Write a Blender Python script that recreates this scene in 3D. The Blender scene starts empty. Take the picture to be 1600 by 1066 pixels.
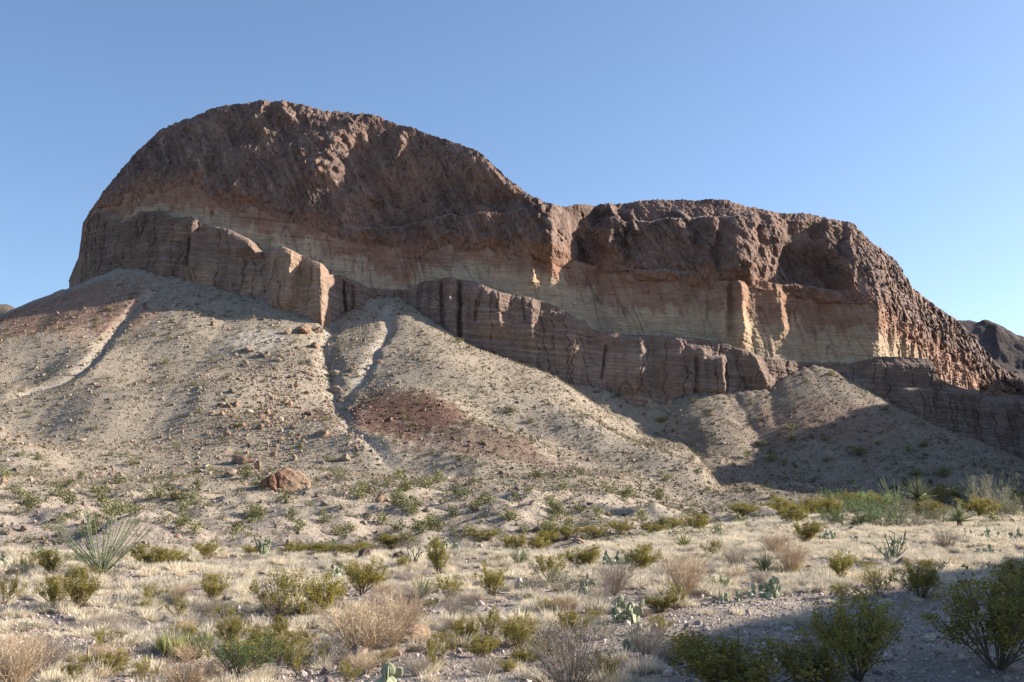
import bpy, math, random
import numpy as np
from mathutils import Vector

# ------------------------------------------------------------------ camera, sky, sun, exposure
F = 1716.0                      # focal length in pixels of a 1600 px wide frame
PITCH = math.atan(257.0 / F)    # camera looks up: the horizon lies below the middle
SUN_EL, SUN_AZ = 25.0, 77.0     # degrees; azimuth clockwise from +Y (view direction)
SC = bpy.context.scene
COL = SC.collection
cam_data = bpy.data.cameras.new('camera')
cam_data.sensor_width = 36.0
cam_data.lens = 36.0 * F / 1600.0
cam_data.clip_start = 0.1
cam_data.clip_end = 20000.0
cam = bpy.data.objects.new('camera', cam_data)
COL.objects.link(cam)
cam.location = (0, 0, 0)
cam.rotation_euler = (math.pi / 2 + PITCH, 0, 0)
SC.camera = cam

world = bpy.data.worlds.new('World')
SC.world = world
world.use_nodes = True
wn = world.node_tree.nodes
bg = wn['Background']
sky = wn.new('ShaderNodeTexSky')
sky.sky_type = 'NISHITA'
sky.sun_disc = False
sky.sun_elevation = math.radians(SUN_EL)
sky.sun_rotation = math.radians(SUN_AZ)
sky.altitude = 1500.0
sky.air_density = 1.0
sky.dust_density = 3.2
sky.ozone_density = 2.8
world.node_tree.links.new(sky.outputs[0], bg.inputs[0])
bg.inputs[1].default_value = 0.087

sun_data = bpy.data.lights.new('sun', 'SUN')
sun_data.energy = 4.8
sun_data.angle = math.radians(0.53)
sun_data.color = (1.0, 0.91, 0.79)
sun = bpy.data.objects.new('sun', sun_data)
COL.objects.link(sun)
_e, _a = math.radians(SUN_EL), math.radians(SUN_AZ)
SUN = Vector((math.sin(_a) * math.cos(_e), math.cos(_a) * math.cos(_e), math.sin(_e)))
sun.rotation_euler = (-SUN).to_track_quat('-Z', 'Y').to_euler()
sun.location = (200, 50, 150)

SC.view_settings.view_transform = 'Standard'
SC.view_settings.look = 'None'
SC.view_settings.exposure = 1.32
SC.view_settings.gamma = 1.0
SC.view_settings.use_curve_mapping = False

# ------------------------------------------------------------------ small numpy toolbox
rng = np.random.default_rng(11)
_perm = np.random.default_rng(5).permutation(256).astype(np.int32)
_perm = np.concatenate([_perm, _perm, _perm])
_g = np.random.default_rng(6).normal(size=(256, 3))
_g /= np.linalg.norm(_g, axis=1, keepdims=True)
_g = _g.astype(np.float32) * 1.6

def noise(x, y, z=0.0):
    x, y, z = np.broadcast_arrays(np.asarray(x, np.float32), np.asarray(y, np.float32), np.asarray(z, np.float32))
    xi, yi, zi = np.floor(x), np.floor(y), np.floor(z)
    fx, fy, fz = x - xi, y - yi, z - zi
    xi, yi, zi = xi.astype(np.int32) & 255, yi.astype(np.int32) & 255, zi.astype(np.int32) & 255
    u, v, w = (t * t * t * (t * (t * 6 - 15) + 10) for t in (fx, fy, fz))
    out = 0.0
    for a in (0, 1):
        wa = u if a else 1 - u
        for b in (0, 1):
            wb = wa * (v if b else 1 - v)
            for c in (0, 1):
                h = _perm[_perm[_perm[xi + a] + yi + b] + zi + c]
                g = _g[h]
                out = out + wb * (w if c else 1 - w) * (g[..., 0] * (fx - a) + g[..., 1] * (fy - b) + g[..., 2] * (fz - c))
    return out

def fbm(x, y, z=0.0, o=4, gain=0.5, lac=2.03):
    s, a, f = 0.0, 1.0, 1.0
    for k in range(o):
        s = s + a * noise(np.asarray(x) * f + 17.3 * k, np.asarray(y) * f - 9.1 * k, np.asarray(z) * f + 4.7 * k)
        a *= gain; f *= lac
    return s

def ridged(x, y, z=0.0, o=4, gain=0.5):
    s, a, f = 0.0, 1.0, 1.0
    for k in range(o):
        s = s + a * (1 - 2.2 * np.abs(noise(np.asarray(x) * f + 7.7 * k, np.asarray(y) * f + 3.1 * k, np.asarray(z) * f)))
        a *= gain; f *= 2.1
    return s

def facets(x, y, z, seed=0):
    """Angular blocks: a random offset and a random tilted plane for each Voronoi cell."""
    p = np.stack(np.broadcast_arrays(x, y, z), -1).astype(np.float32)
    base = np.floor(p).astype(np.int32)
    best = np.full(p.shape[:-1], 9e9, np.float32)
    val = np.zeros(p.shape[:-1], np.float32)
    off = np.zeros(p.shape[:-1], np.float32)
    tab = np.random.default_rng(100 + seed).random((256, 3)).astype(np.float32)
    tlt = np.random.default_rng(200 + seed).normal(size=(256, 3)).astype(np.float32)
    for a in (-1, 0, 1):
        for b in (-1, 0, 1):
            for c in (-1, 0, 1):
                cell = base + np.array([a, b, c], np.int32)
                q = cell & 255
                h = _perm[_perm[_perm[q[..., 0]] + q[..., 1]] + q[..., 2]]
                d = p - (cell + tab[h])
                r = (d * d).sum(-1)
                m = r < best
                best = np.where(m, r, best)
                val = np.where(m, (d * tlt[h]).sum(-1), val)
                off = np.where(m, tab[h][..., 0] + tab[h][..., 1] - 1.0, off)
    return off, val

def sstep(a, b, x):
    t = np.clip((np.asarray(x, float) - a) / (b - a), 0, 1)
    return t * t * (3 - 2 * t)

def curve(pts):
    xs = np.array([p[0] for p in pts], float)
    return [xs] + [np.array([p[k] for p in pts], float) for k in range(1, len(pts[0]))]

def P3(px, py, D):
    """World point at distance D (along +Y) seen at photograph pixel (px, py)."""
    a = (np.asarray(px, float) - 800.0) / F
    b = (533.0 - np.asarray(py, float)) / F
    Y = math.cos(PITCH) - b * math.sin(PITCH)
    Z = math.sin(PITCH) + b * math.cos(PITCH)
    k = D / Y
    return np.stack(np.broadcast_arrays(a * k, D + 0 * k, Z * k), -1)

def set_prop(o, label=None, cat=None, group=None, kind=None):
    for k, v in (('label', label), ('category', cat), ('group', group), ('kind', kind)):
        if v:
            o[k] = v
    return o

def np_mesh(name, V, loops, starts, totals, mat=None, col=None, smooth=False, mat_index=None):
    me = bpy.data.meshes.new(name)
    V = np.ascontiguousarray(V, np.float32).reshape(-1, 3)
    me.vertices.add(len(V)); me.vertices.foreach_set('co', V.ravel())
    me.loops.add(len(loops)); me.loops.foreach_set('vertex_index', np.ascontiguousarray(loops, np.int32))
    me.polygons.add(len(starts)); me.polygons.foreach_set('loop_start', np.ascontiguousarray(starts, np.int32))
    me.polygons.foreach_set('loop_total', np.ascontiguousarray(totals, np.int32))
    me.polygons.foreach_set('use_smooth', np.full(len(starts), smooth))
    me.update(calc_edges=True)
    if col is not None:
        at = me.color_attributes.new('Col', 'FLOAT_COLOR', 'POINT')
        c = np.ones((len(V), 4), np.float32); c[:, :3] = np.asarray(col, np.float32).reshape(-1, 3)
        at.data.foreach_set('color', c.ravel())
    if mat is not None:
        me.materials.append(mat)
    return me

def quads_mesh(name, V, Q, **kw):
    Q = np.asarray(Q, np.int32)
    n = len(Q); k = Q.shape[1]
    return np_mesh(name, V, Q.ravel(), np.arange(n) * k, np.full(n, k), **kw)

def grid_mesh(name, P, **kw):
    nv, nu = P.shape[:2]
    i = np.arange(nv * nu).reshape(nv, nu)
    Q = np.stack([i[:-1, :-1], i[:-1, 1:], i[1:, 1:], i[1:, :-1]], -1).reshape(-1, 4)
    return quads_mesh(name, P.reshape(-1, 3), Q, **kw)

def add(name, me, parent=None, loc=None):
    o = bpy.data.objects.new(name, me)
    COL.objects.link(o)
    if parent is not None:
        o.parent = parent
    if loc is not None:
        o.location = loc
    return o

# ------------------------------------------------------------------ materials
def new_mat(name, rough=0.9):
    m = bpy.data.materials.new(name)
    m.use_nodes = True
    b = m.node_tree.nodes['Principled BSDF']
    b.inputs['Roughness'].default_value = rough
    b.inputs['Specular IOR Level'].default_value = 0.2
    return m, m.node_tree.nodes, m.node_tree.links, b

def rock_mat(name, scales, bump, tints, rough=0.95):
    """Vertex colour of the rock, broken up by grain and small relief."""
    m, N, L, b = new_mat(name, rough)
    at = N.new('ShaderNodeAttribute'); at.attribute_name = 'Col'
    geo = N.new('ShaderNodeNewGeometry')
    prev = at.outputs['Color']
    height = None
    for (sc, stretch), (lo, hi) in zip(scales, tints):
        mp = N.new('ShaderNodeMapping'); mp.inputs['Scale'].default_value = stretch
        L.new(geo.outputs['Position'], mp.inputs['Vector'])
        no = N.new('ShaderNodeTexNoise'); no.inputs['Scale'].default_value = sc
        no.inputs['Detail'].default_value = 5; no.inputs['Roughness'].default_value = 0.65
        L.new(mp.outputs[0], no.inputs['Vector'])
        mr = N.new('ShaderNodeMapRange'); mr.inputs['From Min'].default_value = 0.3; mr.inputs['From Max'].default_value = 0.7
        mr.inputs['To Min'].default_value = lo; mr.inputs['To Max'].default_value = hi
        L.new(no.outputs['Fac'], mr.inputs['Value'])
        mx = N.new('ShaderNodeVectorMath'); mx.operation = 'SCALE'
        L.new(prev, mx.inputs[0]); L.new(mr.outputs[0], mx.inputs['Scale'])
        prev = mx.outputs[0]; height = no.outputs['Fac']
    L.new(prev, b.inputs['Base Color'])
    bp = N.new('ShaderNodeBump'); bp.inputs['Strength'].default_value = 0.9; bp.inputs['Distance'].default_value = bump
    L.new(height, bp.inputs['Height']); L.new(bp.outputs[0], b.inputs['Normal'])
    return m

M = {}
M['cap'] = rock_mat('volcanic_rock', [(0.12, (1, 1, .6)), (0.9, (1, 1, .45))], 1.2, [(0.75, 1.3), (0.7, 1.35)])
M['band'] = rock_mat('banded_tuff', [(0.15, (.5, .5, 1.2)), (1.6, (.12, .12, 1))], 0.3, [(0.85, 1.15), (0.8, 1.2)])
M['ledge'] = rock_mat('layered_sandstone', [(0.2, (1, 1, .3)), (1.4, (.15, .15, 1))], 0.5, [(0.8, 1.2), (0.75, 1.25)])
M['ground'] = rock_mat('scree_and_soil', [(0.35, (1, 1, 1)), (22.0, (1, 1, 1)), (2.2, (1, 1, 1))], 0.22, [(0.85, 1.15), (0.8, 1.2), (0.75, 1.25)])
M['hill'] = rock_mat('hill_rock', [(0.05, (1, 1, 1)), (0.5, (1, 1, .6))], 1.5, [(0.75, 1.25), (0.75, 1.3)])
# ------------------------------------------------------------------ cliff outlines measured from the photograph
SKY = curve([(108,441),(112,437),(122,413),(127,377),(130,350),(140,332),(150,317),(160,302),(187,267),(217,233),(253,200),(283,188),(333,168),(363,162),(380,163),(397,157),(415,158),(440,157),(480,165),(505,171),(530,169),(560,176),(583,180),(610,190),(640,198),(666,208),(746,235),(766,253),(786,273),(826,300),(853,313),(883,322),(930,323),(963,317),(1026,312),(1063,312),(1133,312),(1176,320),(1220,333),(1286,339),(1330,348),(1360,377),(1400,408),(1426,450),(1460,477),(1497,502),(1523,527),(1547,557),(1563,574),(1587,584),(1597,594),(1700,645)])
T1 = curve([(108,441),(125,400),(140,338),(150,322),(187,312),(233,298),(267,297),(307,300),(350,313),(393,327),(433,347),(490,362),(530,376),(583,387),(633,395),(690,393),(720,385),(766,387),(820,393),(853,405),(900,413),(926,420),(966,419),(1000,430),(1063,436),(1130,447),(1176,442),(1246,456),(1283,467),(1343,467),(1356,467),(1386,493),(1433,530),(1483,560),(1533,598),(1600,640),(1700,680)])
T2 = curve([(108,441),(125,401),(140,342),(150,330),(170,340),(187,350),(203,345),(217,331),(257,330),(273,341),(300,338),(317,350),(360,360),(393,377),(405,390),(420,397),(425,385),(440,385),(467,397),(503,413),(513,430),(533,430),(553,437),(576,450),(610,453),(643,452),(656,441),(700,434),(740,440),(780,458),(820,463),(866,477),(900,497),(933,517),(980,523),(1057,525),(1100,530),(1133,537),(1167,550),(1200,560),(1260,566),(1327,568),(1355,562),(1376,557),(1427,559),(1452,562),(1462,588),(1483,600),(1510,609),(1540,614),(1600,618),(1700,650)])
# distance of the ledge front, the band and the cap rock (front and skyline) in metres
DIST = curve([ # px, ledge, band foot, cap foot, skyline
 (108,470,472,474,476),(125,440,443,446,452),(150,424,430,434,441.4),(200,408,416,420,437.4),(260,400,409,413,434.7),(300,396,406,411,433.9),(400,389,402,407,431.2),(440,384,400,406,430.2),(505,380,399,406,429.6),
 (530,392,400,408,430),(600,402,404,411,431),(650,396,403,410,428),(700,391,402,408,424),(800,389,399,402,414),(862,390,398,400,409),(905,391,402,414,424),(930,391,404,414,441),
 (1000,391,404,411,438),(1100,393,403,408,435),(1150,395,402,406,433),(1200,400,406,411,438),(1270,413,416,420,447),(1340,408,417,420,447),(1372,406,415,418,448),(1400,405,432,434,455),(1450,405,455,458,470),
 (1500,406,474,478,486),(1600,410,505,510,514),(1700,425,535,540,545)])
def at(c, x, k=1): return np.interp(x, c[0], c[k])

# foot of the cliff, where the scree starts: px, py, slope of the scree below it
FOOT = curve([(-160,540,.55),(-60,505,.55),(0,482,.58),(60,460,.6),(112,438,.62),(140,421,.64),(187,414,.66),(233,421,.66),(277,431,.66),(317,441,.66),(367,457,.64),(413,464,.62),(447,480,.6),(515,503,.6),(535,494,.8),(550,486,.7),(575,468,.62),(600,463,.6),(622,465,.6),(645,483,.62),(693,520,.8),(733,541,1.0),(783,571,1.1),(867,592,1.0),(930,602,1.0),(977,618,1.0),(1040,628,.9),(1080,616,.64),(1095,612,.64),(1133,611,.66),(1207,606,.66),(1233,585,.62),(1267,569,.6),(1300,578,.62),(1333,607,.62),(1393,640,.6),(1433,652,.55),(1500,677,.5),(1587,702,.46),(1700,730,.46)])
_fx = np.concatenate([np.arange(-160, 1700, 13.0)])
_fd = np.interp(_fx, [-160, -60, 0, 60, 112], [480, 462, 452, 440, 430])
_fd = np.where(_fx < 112, _fd, at(DIST, _fx) - 1.0)
_fd = np.where((_fx > 112) & (_fx < 200), np.interp(_fx, [112, 200], [430, 407]), _fd)
FOOTP = P3(_fx, at(FOOT, _fx), _fd)
FOOTS = at(FOOT, _fx, 2)

def z_flat(x, y):
    r = x / np.maximum(y, 4.0)
    return -2.15 + 0.0165 * np.clip(y - 10, 0, 120) * sstep(0.02, 0.32, r) + 0.004 * np.clip(y - 10, 0, 60) * sstep(0.1, -0.3, r)

def z_base(x, y):
    """Flat with dry grass, a shallow wash behind it, then the apron rising to the scree."""
    r = x / np.maximum(np.abs(y), 4.0)
    edge = 52 + 40 * sstep(0.0, 0.25, r) + 4 * noise(x / 14, 3.3)
    f = z_flat(x, y)
    w = sstep(-6, 14, y - edge)
    rise = np.clip((y - edge) / 230.0, 0, 1) ** 1.25 * (10.5 - 8.5 * sstep(0.05, 0.2, r)) * 1.0
    ap = -3.7 + rise + 0.8 * sstep(.1, .3, r)
    bumps = (1.0 * fbm(x / 22, y / 16, 1.0, o=4) + 0.8 * ridged(x / 17 + 3, y / 30, 2.0, o=3)) * sstep(0, 30, y - edge) * (1 - .6 * sstep(140, 240, y))
    z = f * (1 - w) + ap * w + bumps * 1.6
    z = z + 0.16 * fbm(x / 6, y / 6, 5.0, o=4) + 0.04 * fbm(x / .9, y / .9, 8.0, o=3)
    return z

def z_cones(x, y):
    sh = x.shape; x = x.ravel(); y = y.ravel()
    out = np.empty(x.size)
    wob = 0.07 * noise(x / 30, y / 30, 3.0)
    for a in range(0, x.size, 40000):
        s = slice(a, a + 40000)
        d = np.sqrt((x[s, None] - FOOTP[None, :, 0]) ** 2 + (y[s, None] - FOOTP[None, :, 1]) ** 2)
        e = np.minimum(d, 230.0)
        out[s] = (FOOTP[None, :, 2] - (FOOTS[None, :] * 1.07 + wob[s, None]) * (e - e * e / 620.0 + .25 * (d - e))).max(1)
    return out.reshape(sh)

GULLIES = []   # (polyline xy, width, depth)
def dist_poly(x, y, pl):
    best = np.full(np.shape(x), 1e9); par = np.zeros(np.shape(x)); side = np.zeros(np.shape(x))
    n = len(pl) - 1
    for i in range(n):
        ax, ay = pl[i][:2]; bx, by = pl[i + 1][:2]
        dx, dy = bx - ax, by - ay; l2 = dx * dx + dy * dy
        t = np.clip(((x - ax) * dx + (y - ay) * dy) / l2, 0, 1)
        d = np.hypot(x - ax - t * dx, y - ay - t * dy)
        m = d < best
        best = np.where(m, d, best); par = np.where(m, (i + t) / n, par)
    return best, par

def height(x, y, fine=True):
    x = np.asarray(x, float); y = np.asarray(y, float)
    x, y = np.broadcast_arrays(x, y)
    zb = z_base(x, y)
    z = zb.copy()
    m = (y > 110) & (np.abs(x) < 420) & (y < 700)
    if m.any():
        xm, ym = x[m], y[m]
        zc = z_cones(xm, ym)
        k = 4.5
        b = zb[m]
        mx = np.maximum(zc, b)
        sm = mx + k * np.log(np.exp(np.clip((zc - mx) / k, -30, 0)) + np.exp(np.clip((b - mx) / k, -30, 0))) - 0.0
        on = sstep(-2, 10, zc - b)
        rill = ridged(xm / 9, ym / 40, 6.0, o=3) * 0.35 + 0.9 * fbm(xm / 26, ym / 26, 9.0, o=3)
        sm = sm + on * rill * 0.55
        for pl, w, dep in GULLIES:
            d, t = dist_poly(xm + 1.5 * noise(xm / 9, ym / 9), ym, pl)
            env = sstep(0, .06, t) * (1 - sstep(.85, 1, t))
            sm = sm - dep * env * np.clip(1 - d / (w * (1 + .5 * noise(xm / 5, ym / 5, 7.0))), 0, 1) ** 1.1
        z[m] = sm
    return z

_YS1 = np.concatenate([np.arange(6, 60, .5), np.arange(60, 440, 2.0)])
def ground_at(px, py):
    """World point where the view ray through a photograph pixel meets the ground."""
    a = (px - 800.0) / F; b = (533.0 - py) / F
    Yr = math.cos(PITCH) - b * math.sin(PITCH); Zr = math.sin(PITCH) + b * math.cos(PITCH)
    lo, hi = 6.0, 440.0
    for ys in (_YS1, None):
        if ys is None: ys = np.linspace(lo, hi, 26)
        hit = np.nonzero(height(a / Yr * ys, ys) >= Zr / Yr * ys)[0]
        i = hit[0] if len(hit) else len(ys) - 1
        lo, hi = ys[max(i - 1, 0)], ys[i]
    return np.array([a / Yr * hi, hi, height(np.array([a / Yr * hi]), np.array([hi]))[0]])

_raw = {}
def _pl(pts): return np.array([ground_at(*p)[:2] for p in pts])
_g1 = _pl([(246,446),(222,470),(196,498),(160,545),(118,586),(60,606),(0,630)])
_g2 = _pl([(606,478),(606,510),(590,548),(572,585),(548,612),(528,640),(545,668),(590,700),(625,740)])
_g3 = _pl([(520,505),(505,540),(520,590),(528,640)])
_g4 = _pl([(930,604),(1000,640),(1060,672),(1120,735),(1150,775)])
_g5 = _pl([(1150,612),(1165,640),(1185,680),(1190,730)])
GULLIES = [(_g1, 3.2, 1.8), (_g2, 2.9, 1.5), (_g3, 4.5, 2.6), (_g4, 7.0, 3.0), (_g5, 7.0, 1.8)]

# ------------------------------------------------------------------ ground sheet
th_in = np.linspace(-33, 33, 590)
th_out = np.concatenate([np.linspace(-180, -33.6, 90), th_in, np.linspace(33.6, 180, 90)])
r_ = np.concatenate([np.geomspace(2.0, 9.5, 14), np.geomspace(9.8, 62, 170), np.linspace(62.6, 200, 130), np.linspace(200.8, 430, 300), np.geomspace(434, 9000, 40)])
TH, RR = np.meshgrid(np.radians(th_out), r_)
GX, GY = RR * np.sin(TH), RR * np.cos(TH)
GZ = height(GX, GY)
far = sstep(430, 900, RR)
GZ = GZ * (1 - far) + far * (-8)
near_behind = sstep(20, -20, GY)
GZ = GZ * (1 - near_behind) + near_behind * (-2.1 - 6 * far)
Z3 = np.stack([GX, GY, GZ], -1)

RED1 = ground_at(638, 645); RED2 = ground_at(70, 490); WHT = ground_at(395, 530); RED3 = ground_at(760, 690); RED4 = ground_at(1300, 660)
def ground_colour(x, y, z):
    n1 = fbm(x / 12, y / 12, 2.2, o=4); n2 = fbm(x / 2.2, y / 2.2, 7.2, o=3); n3 = fbm(x / 45, y / 45, 4.2, o=2)
    c = np.empty(x.shape + (3,))
    scree = np.array([.268, .224, .172]); soil = np.array([.312, .262, .200]); flat = np.array([.27, .222, .185])
    t = sstep(60, 120, y)[..., None]
    c[:] = flat * (1 - t) + scree * t
    k = np.clip(.5 + .7 * n1, 0, 1)[..., None]
    c = c * (1 - .45 * k) + soil * .45 * k
    c = c * (1 + .14 * n2[..., None] + .10 * n3[..., None])
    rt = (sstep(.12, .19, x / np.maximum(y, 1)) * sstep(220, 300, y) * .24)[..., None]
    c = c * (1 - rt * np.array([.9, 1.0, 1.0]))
    def blob(p, rx, ry, ang=0.0, soft=.35):
        dx, dy = x - p[0], y - p[1]
        ca, sa = math.cos(ang), math.sin(ang)
        q = np.hypot((dx * ca + dy * sa) / rx, (-dx * sa + dy * ca) / ry)
        return sstep(1 + soft, 1 - soft, q + .35 * n1 + .55 * n2)
    red = np.array([.115, .060, .044]); white = np.array([.47, .43, .38])
    w = blob(RED1, 17, 18) * .92
    w = np.maximum(w, blob(RED3, 24, 12, -.3) * .6)
    c = c * (1 - w[..., None]) + red * w[..., None]
    w = np.maximum(blob(RED2, 40, 24, -.2) * .65, blob(RED4, 26, 16) * .35)
    c = c * (1 - w[..., None]) + np.array([.25, .135, .092]) * w[..., None]
    w = blob(WHT, 8, 8) * .5
    for pl, gw, m_ in ((_g1, 2.6, .32), (_g2, 2.6, .38), (_g3, 2.5, .25)):
        d, tt = dist_poly(x, y, pl)
        w = np.maximum(w, m_ * sstep(gw * 1.1, gw * .2, d + 2.2 * n2 + 1.2 * n1) * sstep(1, .8, tt))
    c = c * (1 - w[..., None]) + white * w[..., None]
    return np.clip(c, .02, .8)
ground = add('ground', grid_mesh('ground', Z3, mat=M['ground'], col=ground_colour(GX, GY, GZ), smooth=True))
ground['kind'] = 'structure'
# ------------------------------------------------------------------ mesa: ledge, pale band and cap rock
def bump1(x, c, wl, wr):
    """Saw tooth: rises over wl before c, falls over wr behind it."""
    return np.where(x < c, np.clip(1 - (c - x) / wl, 0, 1), np.clip(1 - (x - c) / wr, 0, 1))

# ribs standing out of the face: px at the top, px at the bottom, top py, bottom py, left width, right width, metres
RIBS_CAP = [(560,502,172,285,80,40,7),(402,412,150,205,14,18,4),(445,452,150,195,14,16,4),(478,470,235,285,20,16,4.5),(372,392,282,312,14,12,3.5),
 (640,610,190,270,30,20,3.5),(772,790,235,300,50,40,7),(842,858,305,398,46,34,9),(884,890,360,405,16,22,3),(950,960,318,400,26,26,7),(990,985,330,420,14,9,3),
 (1060,1075,335,420,30,18,4),(1110,1105,345,430,22,14,4),(1172,1162,330,436,46,20,4.5),(1206,1200,330,436,22,26,5),(1292,1300,345,430,16,16,5),(1330,1325,350,440,20,14,4),
 (310,300,190,280,40,26,3),(700,690,300,380,40,26,4),(760,770,320,385,30,22,4),(575,580,300,370,46,20,4)]
RIBS_BAND = [(826,832,385,445,12,9,3.4),(858,862,390,425,10,8,2.2),(1130,1128,440,540,18,10,4.5),(1152,1158,445,535,16,16,6),(640,640,380,440,40,20,2),(700,700,380,440,40,30,2),(1212,1222,455,520,14,14,2.5),(980,980,430,520,40,20,2.2),(1060,1050,440,520,40,25,2.2),(760,770,385,450,20,12,1.6)]
RIBS_LEDGE = [(386,402,355,400,70,10,6),(462,450,388,486,40,12,5),(508,514,410,505,40,10,5.5),(200,190,330,420,30,20,2.5),(262,262,330,430,44,16,3),(304,300,350,430,10,8,2),(664,664,440,540,14,8,3),(704,704,434,545,14,12,4.5),(780,782,445,520,62,22,5),
 (832,832,465,540,30,12,2.5),(896,896,490,560,40,20,3),(1000,1000,525,610,60,20,3),(1124,1128,560,612,40,14,5),(1095,1100,545,612,40,16,3),(1166,1196,545,605,24,18,5),(1060,1064,530,612,40,14,3),(430,424,470,500,12,10,3),(490,494,450,505,16,10,3),(560,560,440,490,20,14,3)]
GROOVE_LEDGE = [(717,718,437,545,5,5),(690,692,438,530,4,4),(654,654,445,520,4,3),(296,293,372,415,4,4),(745,742,470,500,3,2.5),(815,820,465,500,3,2.5),(947,940,540,590,3,3),(1087,1087,560,612,4,3),(1133,1134,570,612,4,4),(1160,1168,590,612,4,3),(536,540,440,490,4,4),(552,552,450,485,4,3)]
# right-hand rounded outcrops: px centre, top py, half width, metres of depth
LUMPS = [(1400,562,52,5),(1442,562,22,5),(1365,588,46,6),(1420,600,44,9),(1485,605,46,8),(1548,620,40,8),(1610,622,40,7),(1320,590,30,4)]

def cracks(a, b, c, w):
    return np.clip(1 - np.abs(noise(a, b, c)) / w, 0, 1)

def rib_sum(X, Y, ribs, wob):
    s = np.zeros_like(X)
    for a, b, y0, y1, wl, wr, amp in ribs:
        t = np.clip((Y - y0) / (y1 - y0), -.3, 1.3)
        c = a + (b - a) * t + wob
        s = np.maximum(s, amp * bump1(X, c, wl, wr) * sstep(-.12, .06, t) * sstep(1.2, .8, t))
    return s

def spread_cols(n, extra):
    x = [np.linspace(108, 1690, n)]
    for a, b, k in extra:
        x.append(np.linspace(a, b, k))
    return np.unique(np.concatenate(x).round(3))

cols = spread_cols(1050, [(108, 165, 70), (1340, 1600, 180)])
mesa = bpy.data.objects.new('mesa', None); COL.objects.link(mesa)
mesa['kind'] = 'structure'
mesa['label'] = 'brown flat topped mesa with a sheer banded cliff above pale scree'

def face(top, bot, d_top, d_bot, n, power, px):
    t = np.linspace(0, 1, n)[:, None]
    py = bot[None] + (top - bot)[None] * t
    D = d_bot[None] + (d_top - d_bot)[None] * t ** power
    return np.broadcast_to(px[None], py.shape), py, D, t

# --- cap rock
px = cols
s, a = at(SKY, px), at(T1, px)
s = s + 1.3 * noise(px / 9, 1.5) + .9 * noise(px / 3.1, 4.5)
s = np.minimum(s, a - .5)
low = a + 7 * sstep(108, 200, px)
PX, PY, D, T = face(s, low, at(DIST, px, 4), at(DIST, px, 3) + .5, 290, 1.55 + 1.0 * sstep(900, 1000, px) * sstep(1400, 1340, px), px)
W = P3(PX, PY, D)
X, Yw, Z = W[..., 0], W[..., 1], W[..., 2]
wob = 16 * fbm(X / 10, Z / 10, 1.0, o=4)
edge = sstep(0, .03, T) * sstep(0, 60, PX - 104) * (1 - .45 * sstep(.9, 1, T))
right = sstep(1300, 1420, PX)
diag = X + .45 * Z
relief = rib_sum(PX + 0 * PY, PY, RIBS_CAP, wob) * (1 + .3 * noise(X / 3, Z / 3))
relief = relief + .8 * ridged(diag / 16, Z / 26, 3.0, o=4) + 1.7 * fbm(X / 22, Z / 16, 2.0, o=3)
o1, v1 = facets(X / 3.4, Yw / 6 + .2 * noise(X / 5, Z / 5), Z / 5.0, 1)
o2, v2 = facets(X / 1.7, Yw / 3.0, Z / 2.6, 2)
relief = relief + (.22 * o1 + .16 * v1) * (1 + 3.4 * right) + (.24 * o2 + .22 * v2) * (1 + 1.9 * right) + .22 * ridged(diag / 3.2, Z / 18, 5.0, o=3) + .14 * fbm(X / .9, Z / 1.6, Yw / .9, o=3)
relief = relief - .55 * cracks(diag / 4, Z / 20, 41.0, .05) * (fbm(X / 12, Z / 12, 43.0, o=2) > -.1) - .22 * cracks(X / 12, (Z + .2 * X) / 4.5, 44.0, .05)
# benches: a step back with rubble on it, running with the beds
def bench(py0, x0, x1, hh, back):
    c = py0 + 3 * noise(PX / 30, 2.2)
    return back * sstep(c + hh, c - hh, PY) * sstep(x0 - 20, x0 + 20, PX) * sstep(x1 + 20, x1 - 20, PX) * sstep(c - 90, c - 30, PY)
back = bench(np.interp(PX, [540, 700, 850], [362, 338, 325]), 560, 850, 4, 5) + bench(np.interp(PX, [1180, 1240, 1300], [446, 440, 452]), 1190, 1310, 6, 9) \
     + bench(np.interp(PX, [960, 1180], [348, 338]), 960, 1180, 3.5, 4) + bench(np.interp(PX, [960, 1060], [420, 424]), 960, 1080, 4, 4)
alc = 6 * sstep(1222, 1236, PX) * sstep(1296, 1272, PX) * sstep(345, 362, PY) * sstep(448, 425, PY)
gul = 8 * bump1(PX, 905 + .06 * (PY - 320) + .5 * wob, 22, 26) * sstep(318, 340, PY) * sstep(440, 405, PY)
top_ = (relief * edge - back - alc - gul)[-60:].mean(0)
ker = np.hanning(41); ker /= ker.sum()
top_ = np.convolve(np.pad(top_, 20, mode='edge'), ker, 'valid')
W[..., 1] = Yw - (relief - 1.0) * edge + back + alc + gul + (top_ - 1.0)[None] * sstep(.35, 1, T)
W[..., 2] += .5 * fbm(X / 1.1, Yw / 1.1, Z / 1.1, o=2) * sstep(.0, .05, T)
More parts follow.
